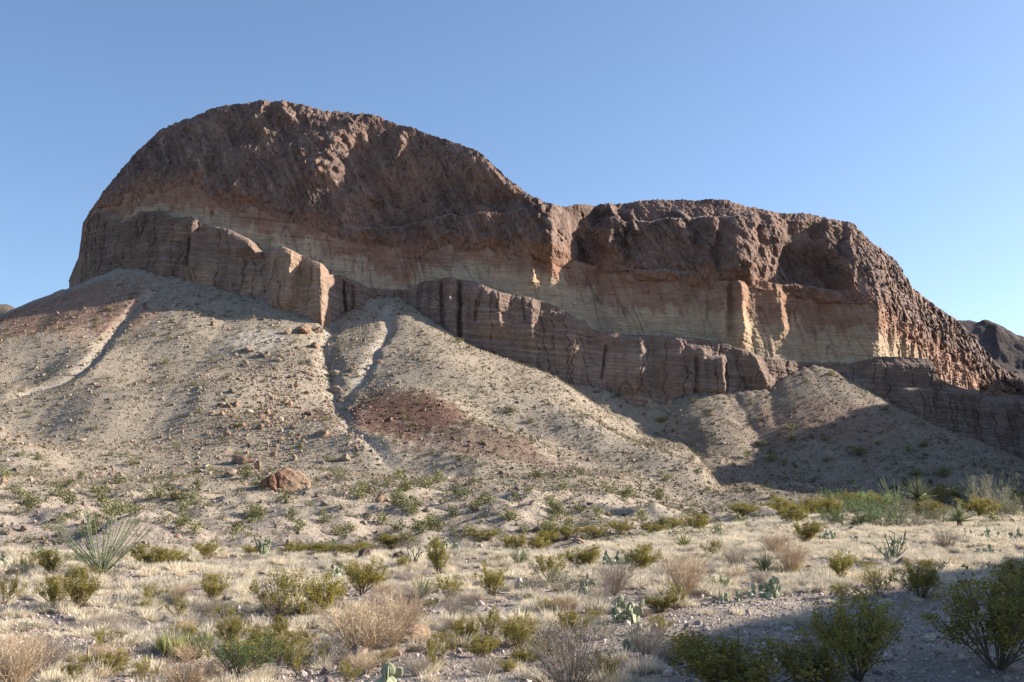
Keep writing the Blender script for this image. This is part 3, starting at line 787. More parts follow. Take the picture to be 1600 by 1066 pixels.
# name kind px py w h label
GC = 'creosote bushes on the grassy flat'
PLANTS = [
 ('creosote', 80,899,42,36,'small round yellow-green creosote bush beside the white-lit prickly pear'),
 ('creosote', 86,950,48,46,'smaller bush of the creosote pair with a long shadow below the ocotillo'),
 ('creosote', 122,955,58,66,'taller bush of the creosote pair standing below the ocotillo'),
 ('creosote_sparse', 6,946,46,48,'creosote bush cut by the left edge of the picture'),
 ('creosote', 234,889,62,36,'dense low creosote bush just beside the ocotillo'),
 ('creosote', 268,886,44,28,'creosote bush behind the white pads, second from the ocotillo'),
 ('creosote', 325,874,52,28,'rounded creosote bush third along from the ocotillo'),
 ('creosote', 331,940,46,42,'yellow-green creosote bush above a small yellow agave'),
 ('creosote_sparse', 239,944,46,32,'thin low creosote bush amid pale grass below the ocotillo'),
 ('creosote_sparse', 278,966,42,34,'sparse creosote bush to the left above the agave clump'),
 ('creosote_sparse', 432,968,92,78,'broad creosote bush with bare stems, west of the leafy pair'),
 ('creosote', 505,962,76,62,'green creosote bush in the middle of the left thicket'),
 ('creosote', 566,930,66,56,'upright creosote bush behind the tan twig brush'),
 ('creosote', 686,902,38,62,'tall narrow creosote bush beside the dead cholla'),
 ('creosote', 769,932,48,48,'rounded creosote bush on a visible stem left of the white stone'),
 ('creosote_sparse', 704,942,54,44,'creosote bush between the agave rosette and the round bush'),
 ('creosote', 612,859,74,26,'flat-topped creosote bush behind the dark brown boulder'),
 ('creosote', 520,868,90,18,'low creosote strip along the wash behind the pale grass'),
 ('creosote', 455,868,46,20,'creosote bush beside the spiky green cholla in the wash'),
 ('creosote', 438,1000,30,38,'small creosote sprig below the left thicket'),
 ('creosote', 434,1036,40,40,'small dense creosote bush beside the green leafy shrub'),
 ('creosote', 727,1007,52,44,'dark green creosote bush with white flecks in the lower middle'),
 ('creosote_sparse', 765,1003,36,54,'slender creosote bush with upright stems in the lower middle'),
 ('creosote_sparse', 826,999,50,42,'open creosote bush in front of the pale grass mound'),
 ('creosote_sparse', 684,1050,58,62,'airy creosote bush on bare gravel near the bottom'),
 ('creosote_sparse', 862,916,66,50,'open yellow-brown creosote bush in the middle of the flat'),
 ('creosote', 912,893,52,40,'creosote bush with flat top left of the large prickly pear'),
 ('creosote', 1000,895,60,44,'bright creosote bush growing out of the large prickly pear'),
 ('creosote', 838,864,40,26,'small creosote bush behind the open yellow-brown one'),
 ('creosote', 800,862,40,30,'creosote bush beside the pale prickly pear thicket'),
 ('creosote', 970,836,44,24,'low creosote bush at the foot of the scree, midway'),
 ('creosote', 1092,832,42,28,'creosote bush behind the dry flower stalk'),
 ('creosote', 885,843,70,22,'long low creosote bush along the foot of the scree'),
 ('creosote', 760,846,50,22,'low creosote bush behind the pale prickly pear thicket'),
 ('creosote_sparse', 1055,953,48,42,'creosote bush at the foot of the brown twig bush'),
 ('creosote_sparse', 1112,872,40,30,'thin creosote bush behind the brown twig bush'),
 ('creosote', 1258,850,62,36,'creosote bush at the edge of the bare slope, lower of a pair'),
 ('creosote', 1240,822,60,32,'creosote bush at the edge of the bare slope, upper of a pair'),
 ('creosote', 1314,907,42,44,'rounded creosote bush alone in pale grass below the cholla'),
 ('creosote_sparse', 1374,936,50,50,'half-lit creosote bush with bare lower stems'),
 ('creosote', 1440,937,66,56,'flat-topped dark creosote bush with bare lower stems'),
 ('creosote', 1342,1064,146,126,'large dark creosote bush in shade at the edge of the gravel path'),
 ('creosote', 1560,1046,225,138,'largest dark creosote bush in the shaded corner'),
 ('creosote', 1160,1096,215,100,'wide dark creosote bush in shade at the bottom edge'),
 ('creosote', 1262,1085,90,84,'dark creosote bush squeezed between the two large ones'),
 ('creosote', 1300,1092,56,80,'small dark creosote bush at the foot of the large shaded one'),
 ('creosote', 1592,922,50,44,'dark creosote bush touching the right edge above the gravel'),
 ('creosote_sparse', 950,1075,48,58,'creosote sprig beside the big grey twig bush'),
 ('creosote_sparse', 545,1074,40,40,'small creosote sprig at the bottom beside grey rock'),
 ('creosote_sparse', 118,1072,36,44,'small creosote sprig at the bottom left'),
 ('creosote_sparse', 222,1076,44,48,'creosote sprig behind the tan brush at the bottom'),
 ('creosote', 1225,804,50,26,'creosote bush at the head of the pale slope'),
 ('creosote', 1300,812,66,34,'creosote bush at the near end of the dark thicket'),
 ('creosote', 1452,818,56,36,'yellow creosote bush between the two yuccas'),
 ('creosote', 1470,788,46,28,'creosote bush behind the lone yucca rosette'),
 ('creosote', 1512,786,40,26,'creosote bush under the far ocotillo'),
 ('greygreen', 1560,806,70,42,'broad creosote shrub given dark leaves for shade, at the far end of the thicket'),  # creosote drawn with darker grey-green foliage, standing in for shade
 ('creosote', 1596,790,36,24,'creosote bush on the skyline of the bank at the right edge'),
 ('creosote', 1160,806,60,20,'low creosote bush at the foot of the shaded scree'),
 ('creosote', 1050,826,46,18,'low creosote bush where the two scree fans meet'),
 ('creosote', 395,868,40,18,'creosote bush in the wash left of the spiky cholla'),
 ('creosote', 560,864,44,16,'low creosote bush in the wash just left of the dark brown boulder'),
 ('creosote', 858,850,44,22,'creosote bush behind the flat, right of the prickly pear thicket'),
 ('creosote', 930,842,48,22,'creosote bush behind the large prickly pear, along the scree foot'),
 ('creosote', 1020,834,40,16,'flat creosote bush at the scree foot above the pale agave'),
 ('creosote', 1270,806,50,26,'creosote bush in the gap before the dark thicket'),
 ('creosote', 1334,792,44,24,'creosote bush at the back of the dark thicket'),
 ('creosote', 1378,800,50,28,'creosote bush left of the grey ocotillo'),
 ('creosote', 1530,812,60,34,'dark creosote bush right of the lone yucca rosette'),
 ('greygreen', 1470,822,50,30,'grey shrub squeezed between the two yuccas'),
 ('greygreen', 1430,826,60,26,'dark grey shrub under the yucca trunk'),
 ('green', 1376,828,70,36,'dark green shrub at the front of the dark thicket'),
 ('greygreen', 1580,812,50,40,'grey-green shrub at the right edge of the thicket'),
 ('green', 1310,824,60,32,'green shrub at the front corner of the dark thicket'),
 ('green', 130,882,60,20,'pale green shrub in the wash behind the ocotillo'),
 ('green', 810,886,38,30,'fresh green shrub in the middle of the flat'),
 ('green', 1126,926,44,30,'bright green low shrub right of the brown twig bush'),
 ('green', 372,1058,120,70,'large loose green shrub over bare grey branches at the bottom'),
 ('green', 1352,816,100,50,'green shrub in the middle of the dark thicket'),
 ('green', 1300,784,40,20,'small green shrub at the foot of the shaded scree'),
 ('green', 60,880,50,26,'pale green shrub behind the white-lit prickly pear'),
 ('green', 505,862,60,18,'green shrub in the wash behind the pale grass'),
 ('greygreen', 880,934,100,50,'grey-green spreading shrub with a dark hollow beneath'),
 ('greygreen', 1404,824,96,50,'grey shrub under the round-headed yucca'),
 ('greygreen', 1545,794,84,50,'grey-green shrub at the far end of the thicket'),
 ('greygreen', 1290,1000,110,40,'grey shrub between the two large shaded creosotes'),
 ('greygreen', 640,858,40,22,'grey-green shrub beside the dead cholla'),
 ('twig', 560,1026,140,92,'big tan dry twig brush below the left thicket'),
 ('twig', 620,1000,90,80,'tan dry twig brush behind the brown boulder'),
 ('twiggrey', 892,1086,135,118,'big grey leafless twig bush at the bottom edge'),
 ('twig', 1068,936,84,78,'brown leafless twig bush in the middle right'),
 ('twig', 20,1084,100,98,'tan dry twig bush in the bottom left corner'),
 ('twig', 290,1090,110,62,'tan dry twig bush at the bottom below the agave clump'),
 ('twig', 1234,897,62,52,'grey-brown dry bush grown into the dark sotol'),
 ('twig', 1212,868,54,40,'tan dry bush rising behind the dark sotol'),
 ('twiggrey', 1150,890,44,38,'pale grey twig bush behind the green low shrub'),
 ('twiggrey', 960,930,70,56,'brown-grey twig bush between the cacti'),
 ('twiggrey', 735,944,50,24,'low grey dome of twigs under the round creosote'),
 ('twiggrey', 350,990,70,30,'dark grey dome of dead twigs left of the thicket'),
 ('twiggrey', 200,988,60,22,'low grey dead bush left of the agave clump'),
 ('twiggrey', 130,988,50,20,'low grey dead bush below the creosote pair'),
 ('twiggrey', 708,968,34,40,'thin bare twigs standing on the gravel'),
 ('twiggrey', 1480,862,40,36,'leafless bush in pale grass by the right edge'),
 ('twiggrey', 1190,915,40,26,'low grey twig bush above the long cactus patch'),
]
for kind, px_, py_, w_, h_, lab in PLANTS:
    place_shrub(kind, px_, py_, w_, h_, lab, 'bush' if 'creosote' in kind or 'twig' in kind else 'shrub', group=GC if 'creosote' in kind else None)

# smaller bushes filling the flat between the larger ones
FLATM = [(157,890,'ocotillo'),(45,895,'white-lit prickly pear'),(122,945,'creosote pair'),(331,930,'agave-footed creosote'),(285,1010,'agave clump'),(432,940,'broad bare-stemmed creosote'),(568,865,'dark brown boulder'),(646,875,'dead cholla'),
 (560,1000,'tan twig brush'),(659,920,'agave rosette'),(810,918,'white stone'),(769,920,'rounded creosote'),(727,990,'white-flecked creosote'),(892,1040,'big grey twig bush'),(982,955,'pale-padded prickly pear'),(996,1000,'round-padded prickly pear'),
 (972,870,'large prickly pear'),(1068,910,'brown twig bush'),(1196,885,'dark sotol'),(1195,922,'long cactus patch'),(1314,890,'lone rounded creosote'),(1396,865,'branching cholla'),(1500,815,'lone yucca rosette'),(1240,840,'creosote pair by the slope'),(880,915,'grey-green spreading shrub'),(523,895,'bright-padded prickly pear'),(372,1030,'large loose green shrub'),(708,845,'prickly pear thicket'),(1082,830,'dry flower stalk')]
used_f = set(p[-1] for p in PLANTS)
def near_label(px_, py_, what, marks, used):
    for mx_, my_, nm in sorted(marks, key=lambda m: math.hypot(m[0] - px_, m[1] - py_)):
        dx, dy = px_ - mx_, py_ - my_
        v = 'level with' if abs(dy) < 6 else ('behind' if dy < 0 else 'in front of')
        h = '' if abs(dx) < 10 else ('left of' if dx < 0 else 'right of')
        way = (v + ' and ' + h if h and v != 'level with' else (h or v))
        lab = '%s %s the %s' % (what, way, nm)
        if lab not in used:
            used.add(lab); return lab
spots = [(p[1], p[2]) for p in PLANTS]
k_ = 0
while k_ < 135:
    px_, py_ = R_.uniform(5, 1595), R_.uniform(872, 1058)
    if px_ > 1050 and py_ > 935: continue
    if min(math.hypot((px_ - a_) / 1.6, py_ - b_) for a_, b_ in spots) < 10: continue
    spots.append((px_, py_)); k_ += 1
    sc_ = (py_ - 790) / 150
    kind = R_.choice(['twiggrey', 'twiggrey', 'twig', 'creosote_sparse', 'greygreen', 'creosote'])
    w_ = R_.uniform(22, 54) * sc_ ** .8; h_ = w_ * R_.uniform(.42, .75)
    what = {'twiggrey': 'low grey dead bush', 'twig': 'low tan dry bush', 'creosote_sparse': 'small thin creosote', 'creosote': 'small dense creosote', 'greygreen': 'small grey-green shrub'}[kind]
    place_shrub(kind, px_, py_, w_, h_, near_label(px_, py_, what, FLATM, used_f), 'bush', group='small bushes between the larger ones on the flat')

# ------------------------------------------------------------------ agaves, yuccas, sotol
def rosette(seed, n, length, width, lo, hi, r0=.05, bend=.1, tone=(.7, 1.3), top=0.0):
    r = np.random.default_rng(seed); b = MB()
    az = r.uniform(0, 2 * np.pi, n); el = np.radians(r.uniform(lo, hi, n))
    L = length * r.uniform(.75, 1.1, n)
    d = np.stack([np.cos(az) * np.cos(el), np.sin(az) * np.cos(el), np.sin(el)], 1)
    base = d * r0; base[:, 2] += top
    b.blades(base, base + d * L[:, None], np.full(n, width), bend * L * np.cos(el), r, r.uniform(*tone, n), 3)
    return b

def place_rosette(name, px_, py_, w, h, lab, cat, mat, seed, n=70, width=.05, lo=5, hi=85, trunk=0.0, bend=.12):
    g = ground_at(px_, py_); d = math.hypot(g[0], g[1])
    root = bpy.data.objects.new(name, None); COL.objects.link(root); root.location = (g[0], g[1], g[2] - .02)
    set_prop(root, lab, cat)
    H_, W_ = metres(h, d), metres(w, d)
    CLEAR.append((g[0], g[1] - .25, W_ * .5 + .2))
    th = trunk * H_
    L = max(W_ / 2, (H_ - th) * .8)
    add('leaf_rosette', rosette(seed, n, L, width * L, lo, hi, .06 * L, bend, top=th).mesh('leaf_rosette', mat), root)['kind'] = 'stuff'
    if trunk:
        r = np.random.default_rng(seed); t = MB()
        t.tube(arc((0, 0, -.1), (0.05, 0, 1), th + .12, r, 0, 5, .04), np.linspace(.16, .13, 6) * L, 8, .8)
        add('trunk', t.mesh('trunk', M['bark']), root)
    return root
place_rosette('yucca', 1436, 812, 62, 66, 'round-headed yucca on a short trunk above the dark thicket', 'yucca', M['yucca'], 1, 240, .035, -35, 88, .48, .05)
place_rosette('yucca', 1500, 826, 50, 44, 'lone yucca rosette at the edge of the pale grass', 'yucca', M['yucca'], 2, 90, .06, 0, 85, .25, .06)
place_rosette('sotol', 1196, 898, 62, 50, 'dark spiky sotol grown together with a dry bush', 'sotol', M['yucca'], 3, 220, .02, 5, 85, .1, .2)
place_rosette('agave', 659, 934, 40, 42, 'yellow-green agave rosette beside the rounded creosotes', 'agave', M['agave'], 4, 60, .07, 30, 88, 0, .05)
place_rosette('agave', 337, 952, 20, 22, 'small yellow agave at the foot of a creosote bush', 'agave', M['agave'], 5, 26, .10, 40, 88, 0, .03)
place_rosette('agave', 377, 972, 18, 22, 'small dark agave left of the thicket', 'agave', M['agave'], 6, 26, .10, 45, 88, 0, .03)
place_rosette('agave', 1068, 853, 44, 24, 'dark agave below the dry flower stalk', 'agave', M['agave'], 7, 80, .06, 10, 80, 0, .1)
place_rosette('agave', 1008, 842, 24, 14, 'pale agave in grass behind the large prickly pear', 'agave', M['agave'], 8, 40, .09, 20, 80, 0, .05)
place_rosette('agave', 1158, 856, 20, 16, 'small agave behind the dark sotol', 'agave', M['agave'], 9, 30, .10, 20, 85, 0, .05)
place_rosette('agave', 843, 884, 28, 20, 'small agave beside the fresh green shrub', 'agave', M['agave'], 10, 40, .09, 20, 85, 0, .05)
place_rosette('agave', 888, 876, 34, 24, 'agave behind the open yellow-brown creosote', 'agave', M['agave'], 12, 40, .09, 25, 85, 0, .05)
place_rosette('agave', 470, 962, 26, 34, 'upright green agave inside the left thicket', 'agave', M['agave'], 13, 30, .09, 55, 88, 0, .02)
place_rosette('agave', 325, 1028, 14, 20, 'single agave spike cluster by the green shrub', 'agave', M['agave'], 14, 16, .12, 55, 88, 0, .02)
for i, (x_, y_, w_, lab) in enumerate([(256, 1024, 26, 'leftmost rosette of the agave clump'), (274, 1030, 28, 'agave rosette second from the outer end of the clump'), (292, 1026, 28, 'middle agave rosette of the clump'), (308, 1030, 28, 'agave rosette of the clump next to the last'), (322, 1020, 26, 'agave rosette at the green shrub end of the clump')]):
    place_rosette('agave', x_, y_, w_, 42, lab, 'agave', M['agave'], 20 + i, 60, .085, 48, 88, 0, .03)['group'] = 'agave clump at the lower left'
# dry flower stalk and a thin dead stalk
def stalk(px_, py_, h, lab, cat='flower stalk'):
    g = ground_at(px_, py_); d = math.hypot(g[0], g[1]); H_ = metres(h, d); r = np.random.default_rng(int(px_))
    b = MB(); b.tube(arc((0, 0, -.05), (0, 0, 1), H_, r, 0, 6, .03), np.linspace(.022, .01, 7), 5, .9)
    o = add('dry_stalk', b.mesh('dry_stalk', M['twig']), None, (g[0], g[1], g[2])); set_prop(o, lab, cat)
stalk(1082, 836, 44, 'tall thin dry flower stalk above the dark agave')
stalk(137, 1040, 34, 'short dry green-grey stalk alone in grass at the lower left')

# ------------------------------------------------------------------ ocotillos
def wand_mesh(seed, curve_):
    r = np.random.default_rng(seed); b = MB()
    p = arc((0, 0, 0), (curve_, 0, 1), 1.0, r, -.25 * curve_, 9, .035)
    b.tube(p, np.linspace(.0085, .004, len(p)), 4, .9)
    n = 190; t = r.uniform(.12, 1, n) * (len(p) - 1); i = np.minimum(t.astype(int), len(p) - 2)
    cen = p[i] + (p[i + 1] - p[i]) * (t - i)[:, None] + r.normal(size=(n, 3)) * .009
    b.leaves(cen, .015, r, r.uniform(.8, 1.4, n), .5)
    return b.mesh('ocotillo_stem', M['ocotillo'])
WANDS = [wand_mesh(80 + k, .05 + .1 * k) for k in range(5)]
def ocotillo(px_, py_, w, h, n, lab, seed):
    g = ground_at(px_, py_); d = math.hypot(g[0], g[1]); H_, W_ = metres(h, d), metres(w, d)
    root = bpy.data.objects.new('ocotillo', None); COL.objects.link(root); root.location = (g[0], g[1], g[2] - .03)
    set_prop(root, lab, 'ocotillo')
    r = np.random.default_rng(seed)
    mx = math.atan2(W_ / 2, H_ * .75)
    for k in range(n):
        inc = mx * math.sqrt((k + .5) / n) * r.uniform(.85, 1.1)
        o = add('stem', WANDS[k % 5], root)
        L = H_ * r.uniform(.78, 1.05) / max(math.cos(inc), .55) ** .6
        o.scale = (L, L, L)
        o.rotation_euler = (0, max(inc - .12, 0), r.uniform(0, 6.28) if k else 0)
        o.location = (r.normal() * .05, r.normal() * .05, 0)
ocotillo(157, 899, 134, 98, 38, 'large many-stemmed green ocotillo on the left of the flat', 1)
ocotillo(1402, 800, 60, 52, 14, 'grey ocotillo leaning beside the round-headed yucca', 2)
ocotillo(1512, 792, 66, 44, 16, 'green ocotillo on the skyline of the far bank', 3)
ocotillo(1350, 622, 16, 26, 8, 'tiny pale ocotillo at the foot of the shaded ledge', 4)
ocotillo(382, 868, 40, 24, 10, 'low ocotillo in the wash beside the spiky cholla', 6)

# ------------------------------------------------------------------ prickly pears
def pad_mesh(seed):
    r = np.random.default_rng(seed); b = MB()
    nu, nv = 10, 6
    V = [(0, 0, 0)]
    for j in range(1, nv):
        t = j / nv; wz = t ** .85
        hw = .40 * math.sin(math.pi * t ** .72) ** .75 + .03
        for i in range(nu):
            a = 2 * math.pi * i / nu
            V.append((math.cos(a) * hw * (1 + .04 * r.normal()), math.sin(a) * (.055 + .03 * hw) * math.sin(math.pi * t) ** .5 + .02 * math.sin(3 * t), t))
    V.append((0, 0, 1.0))
    T = [(0, 1 + (i + 1) % nu, 1 + i) for i in range(nu)]
    Q = []
    for j in range(nv - 2):
        for i in range(nu):
            a = 1 + j * nu + i; c = 1 + j * nu + (i + 1) % nu
            Q.append((a, c, c + nu, a + nu))
    k = 1 + (nv - 2) * nu; T += [(k + i, k + (i + 1) % nu, len(V) - 1) for i in range(nu)]
    b.put(V, Q, T, c=1.0)
    return b.mesh('pad', M['pad'], True)
PADS = [pad_mesh(s) for s in range(5)]
from mathutils import Matrix, Euler
def prickly_pear(px_, py_, w, h, n, lab, seed):
    g = ground_at(px_, py_); d = math.hypot(g[0], g[1]); H_, W_ = metres(h, d), metres(w, d)
    CLEAR.append((g[0], g[1] - .25, W_ * .55 + .25))
    root = bpy.data.objects.new('prickly_pear', None); COL.objects.link(root); root.location = (g[0], g[1], g[2] - .02)
    set_prop(root, lab, 'cactus')
    r = random.Random(seed)
    tiers = min(max(2, round(H_ / .15)), 5)
    pl = max(min(H_ / (tiers * .74), .22), .10)
    n = int(n * (1.5 + .35 * (tiers - 2)))
    made = []
    while len(made) < n:
        low = [m for m in made if m[2] < tiers - 1]
        if len(made) < max(4, n * .42) or not low:
            a = r.uniform(0, 6.28); rr = math.sqrt(r.random()) * max(W_ / 2 - pl * .35, .05)
            loc = Vector((math.cos(a) * rr, math.sin(a) * rr * .7, 0)); tier = 0
            rot = Euler((r.uniform(-.45, .45), r.uniform(-.5, .5), r.uniform(0, 3.14)))
            s = pl * r.uniform(.8, 1.1)
        else:
            mm, sz, tr = r.choice(low)
            t = r.uniform(-.28, .28)
            loc = mm @ Vector((t, 0, .93 - abs(t) * .5)); tier = tr + 1
            e = mm.to_euler()
            rot = Euler((e.x * .5 + r.uniform(-.3, .3), e.y * .6 + r.uniform(-.25, .25) + t, e.z + r.uniform(-1.2, 1.2)))
            s = pl * r.uniform(.6, .95)
        m = Matrix.Translation(loc) @ rot.to_matrix().to_4x4() @ Matrix.Scale(s, 4)
        made.append((m, s, tier))
        o = add('pad', PADS[r.randrange(5)], root)
        o.matrix_local = m
for a in [
 (45,902,28,36,16,'prickly pear with white-lit pads beside the round creosote at the left',1),
 (266,886,22,14,8,'small white-lit prickly pear under the creosote by the ocotillo',2),
 (309,885,20,12,7,'small pale prickly pear, second along from the ocotillo',3),
 (708,856,88,30,30,'wide pale prickly pear thicket behind the dead cholla',4),
 (523,904,28,24,9,'dark prickly pear with one bright pad in pale grass',5),
 (972,884,72,38,26,'large blue-green prickly pear around a creosote bush',6),
 (982,972,58,46,17,'prickly pear with pale dying pads in the middle foreground',7),
 (996,1014,54,42,11,'prickly pear with large round pads nearest the gravel',8),
 (1195,934,72,32,22,'long grey prickly pear patch below the dark sotol, taller end',9),
 (1140,940,60,16,12,'long grey prickly pear patch below the dark sotol, low end',10),
 (1296,842,34,20,10,'dark prickly pear below the dark thicket, left one of two',11),
 (1344,846,30,18,9,'dark prickly pear below the dark thicket, right one of two',12),
 (1568,842,64,24,18,'wide dark prickly pear in grass near the right edge',13),
 (1512,838,18,14,6,'small prickly pear left of the wide one near the right edge',14),
 (1536,868,34,16,10,'low grey prickly pear in grass above the bare gravel',15),
 (1156,822,36,14,10,'grey prickly pear at the foot of the shaded scree',16),
 (600,1078,40,40,10,'prickly pear cut by the bottom edge',17),
 (918,928,32,32,11,'prickly pear with bright tips in the grey-green shrub',18),
 (8,886,26,22,7,'green prickly pear cut by the left edge',19),
 (538,838,20,18,9,'pale prickly pear on the mound above the wash',20),
 (330,858,20,12,6,'tiny prickly pear on the stony bank above the wash',21),
 (1418,888,24,10,5,'low grey prickly pear below the cholla',22),
]: prickly_pear(*a)

# ------------------------------------------------------------------ chollas
def cholla(px_, py_, w, h, lab, seed, mat, thick=.022, n=16):
    g = ground_at(px_, py_); d = math.hypot(g[0], g[1]); H_, W_ = metres(h, d), metres(w, d)
    root = bpy.data.objects.new('cholla_cactus', None); COL.objects.link(root); root.location = (g[0], g[1], g[2] - .02)
    set_prop(root, lab, 'cactus')
    r = np.random.default_rng(seed)
    for k in range(n):
        b = MB()
        az = r.uniform(0, 6.28); inc = r.uniform(.1, math.atan2(W_ / 2, H_ * .6))
        dd = np.array([math.cos(az) * math.sin(inc), math.sin(az) * math.sin(inc), math.cos(inc)])
        L = H_ * r.uniform(.6, 1.0)
        p = arc((0, 0, 0), dd, L, r, -.5, 7, .16)
        b.tube(p, np.linspace(thick, thick * .75, len(p)), 6, r.uniform(.8, 1.2))
        for j in range(3):
            i = r.integers(2, len(p)); d2 = r.normal(size=3); d2[2] = abs(d2[2]) + .8; d2 /= np.linalg.norm(d2)
            q = arc(p[i], d2, L * r.uniform(.12, .3), r, 0, 3, .1)
            b.tube(q, np.array([1, 1.1, 1, .6]) * thick * .85, 6, r.uniform(.8, 1.3))
        add('branch', b.mesh('branch', mat), root)
cholla(1396, 880, 66, 46, 'grey-green branching cholla in pale grass on the right', 1, M['cholla'])
cholla(646, 888, 30, 36, 'dark leafless dead cholla beside the tall narrow creosote', 2, M['dead'], .016, 9)
cholla(412, 874, 34, 40, 'spiky green cholla in the wash behind pale grass', 3, M['cholla'], .03, 14)
cholla(1125, 846, 20, 26, 'thin cholla standing in grass near the dry stalk', 4, M['cholla'], .014, 8)
cholla(965, 846, 22, 22, 'small bare cholla behind the large prickly pear', 5, M['dead'], .012, 8)
# ------------------------------------------------------------------ boulders
def ico(sub):
    import bmesh
    bm = bmesh.new(); bmesh.ops.create_icosphere(bm, subdivisions=sub, radius=1.0)
    V = np.array([v.co[:] for v in bm.verts]); T = np.array([[v.index for v in f.verts] for f in bm.faces]); bm.free()
    return V, T
I2, I3, I4 = ico(2), ico(3), ico(5)
def rock_shape(I, seed, cuts=15, rough=.10):
    """Sphere cut by random planes into an angular block, then weathered."""
    r = np.random.default_rng(seed); V = I[0].copy()
    for k in range(cuts):
        n = r.normal(size=3); n /= np.linalg.norm(n); h = r.uniform(.45, .8)
        dd = V @ n - h
        V = V - np.clip(dd, 0, None)[:, None] * n * .93
    nz = fbm(V[:, 0] * 1.6 + seed, V[:, 1] * 1.6, V[:, 2] * 1.6, o=4)
    V = V * (1 + rough * 2.2 * nz)[:, None]
    return V
def rock_mesh(I, seed, tone, **kw):
    V = rock_shape(I, seed, **kw)
    n = fbm(V[:, 0] * 2 + 5, V[:, 1] * 2 + seed, V[:, 2] * 2, o=4)
    k = np.clip(.5 + .9 * n, 0, 1)[:, None]
    c = np.array(tone) * (.75 * (1 - k) + 1.25 * k)
    return quads_mesh('boulder', V, I[1], mat=M['boulder'], col=c, smooth=False)
BROWN, TAN, DARK, PALE = (.262, .175, .122), (.275, .215, .162), (.15, .105, .085), (.52, .44, .36)
ROCKS = {t: [rock_mesh(I3, 300 + 10 * i + k, tone) for k in range(4)] for i, (t, tone) in enumerate((('brown', BROWN), ('tan', TAN), ('dark', DARK), ('pale', PALE)))}
def boulder(px_, py_, w, h, tone, lab, name='boulder', cat='boulder', group=None, tilt=.25):
    g = ground_at(px_, py_); d = math.hypot(g[0], g[1]); W_, H_ = metres(w, d), metres(h, d)
    o = add(name, R_.choice(ROCKS[tone]), None, (g[0], g[1] + W_ * .3, g[2] + H_ * .30))
    W_, H_ = W_ * (.78 if py_ < 860 else 1), H_ * (.78 if py_ < 860 else 1)
    o.scale = (W_ * .56, W_ * .50, H_ * .66)
    o.rotation_euler = (R_.uniform(-tilt, tilt), R_.uniform(-tilt, tilt), R_.uniform(0, 6.28) if abs(W_ - H_) < .6 * W_ else R_.uniform(-.5, .5))
    set_prop(o, lab, cat, group)
    if g[1] < 70: CLEAR.append((g[0], g[1] - .1, W_ * .6 + .15))
    return o
# the big split boulder
g = ground_at(436, 769); d_ = math.hypot(g[0], g[1]); bw = metres(78, d_); bh = metres(38, d_)
V = rock_shape(I4, 911, 7, .035)
V = V * np.array([bw * .54, bw * .38, bh * .62])
u = V[:, 0] / bw + .03 * noise(V[:, 2] / 1.2, V[:, 1] / 2)
crack = np.exp(-((u + .04 + .10 * V[:, 2] / bh) / .018) ** 2) + .7 * np.exp(-((u + .22) / .014) ** 2)
V = V - (V / np.linalg.norm(V, axis=1, keepdims=True)) * (.55 * crack)[:, None]
o1, v1 = facets(V[:, 0] / .9, V[:, 1] / .9, V[:, 2] / .9, 9)
V = V * (1 + .03 * v1 + .02 * o1)[:, None]
k = sstep(-.05, .3, u + .15 * fbm(V[:, 0], V[:, 1], V[:, 2]))[:, None]
c = np.array([.195, .105, .068]) * (1 - k) + np.array([.33, .225, .15]) * k
c = c * (1 + .25 * fbm(V[:, 0] * 1.5, V[:, 1] * 1.5, V[:, 2] * 1.5, o=3))[:, None]
o = add('boulder', quads_mesh('big_boulder', V, I4[1], mat=M['boulder'], col=c, smooth=False), None, (g[0], g[1] + bw * .3, g[2] + bh * .34))
set_prop(o, 'biggest brown boulder, split by a crack, at the foot of the scree', 'boulder')

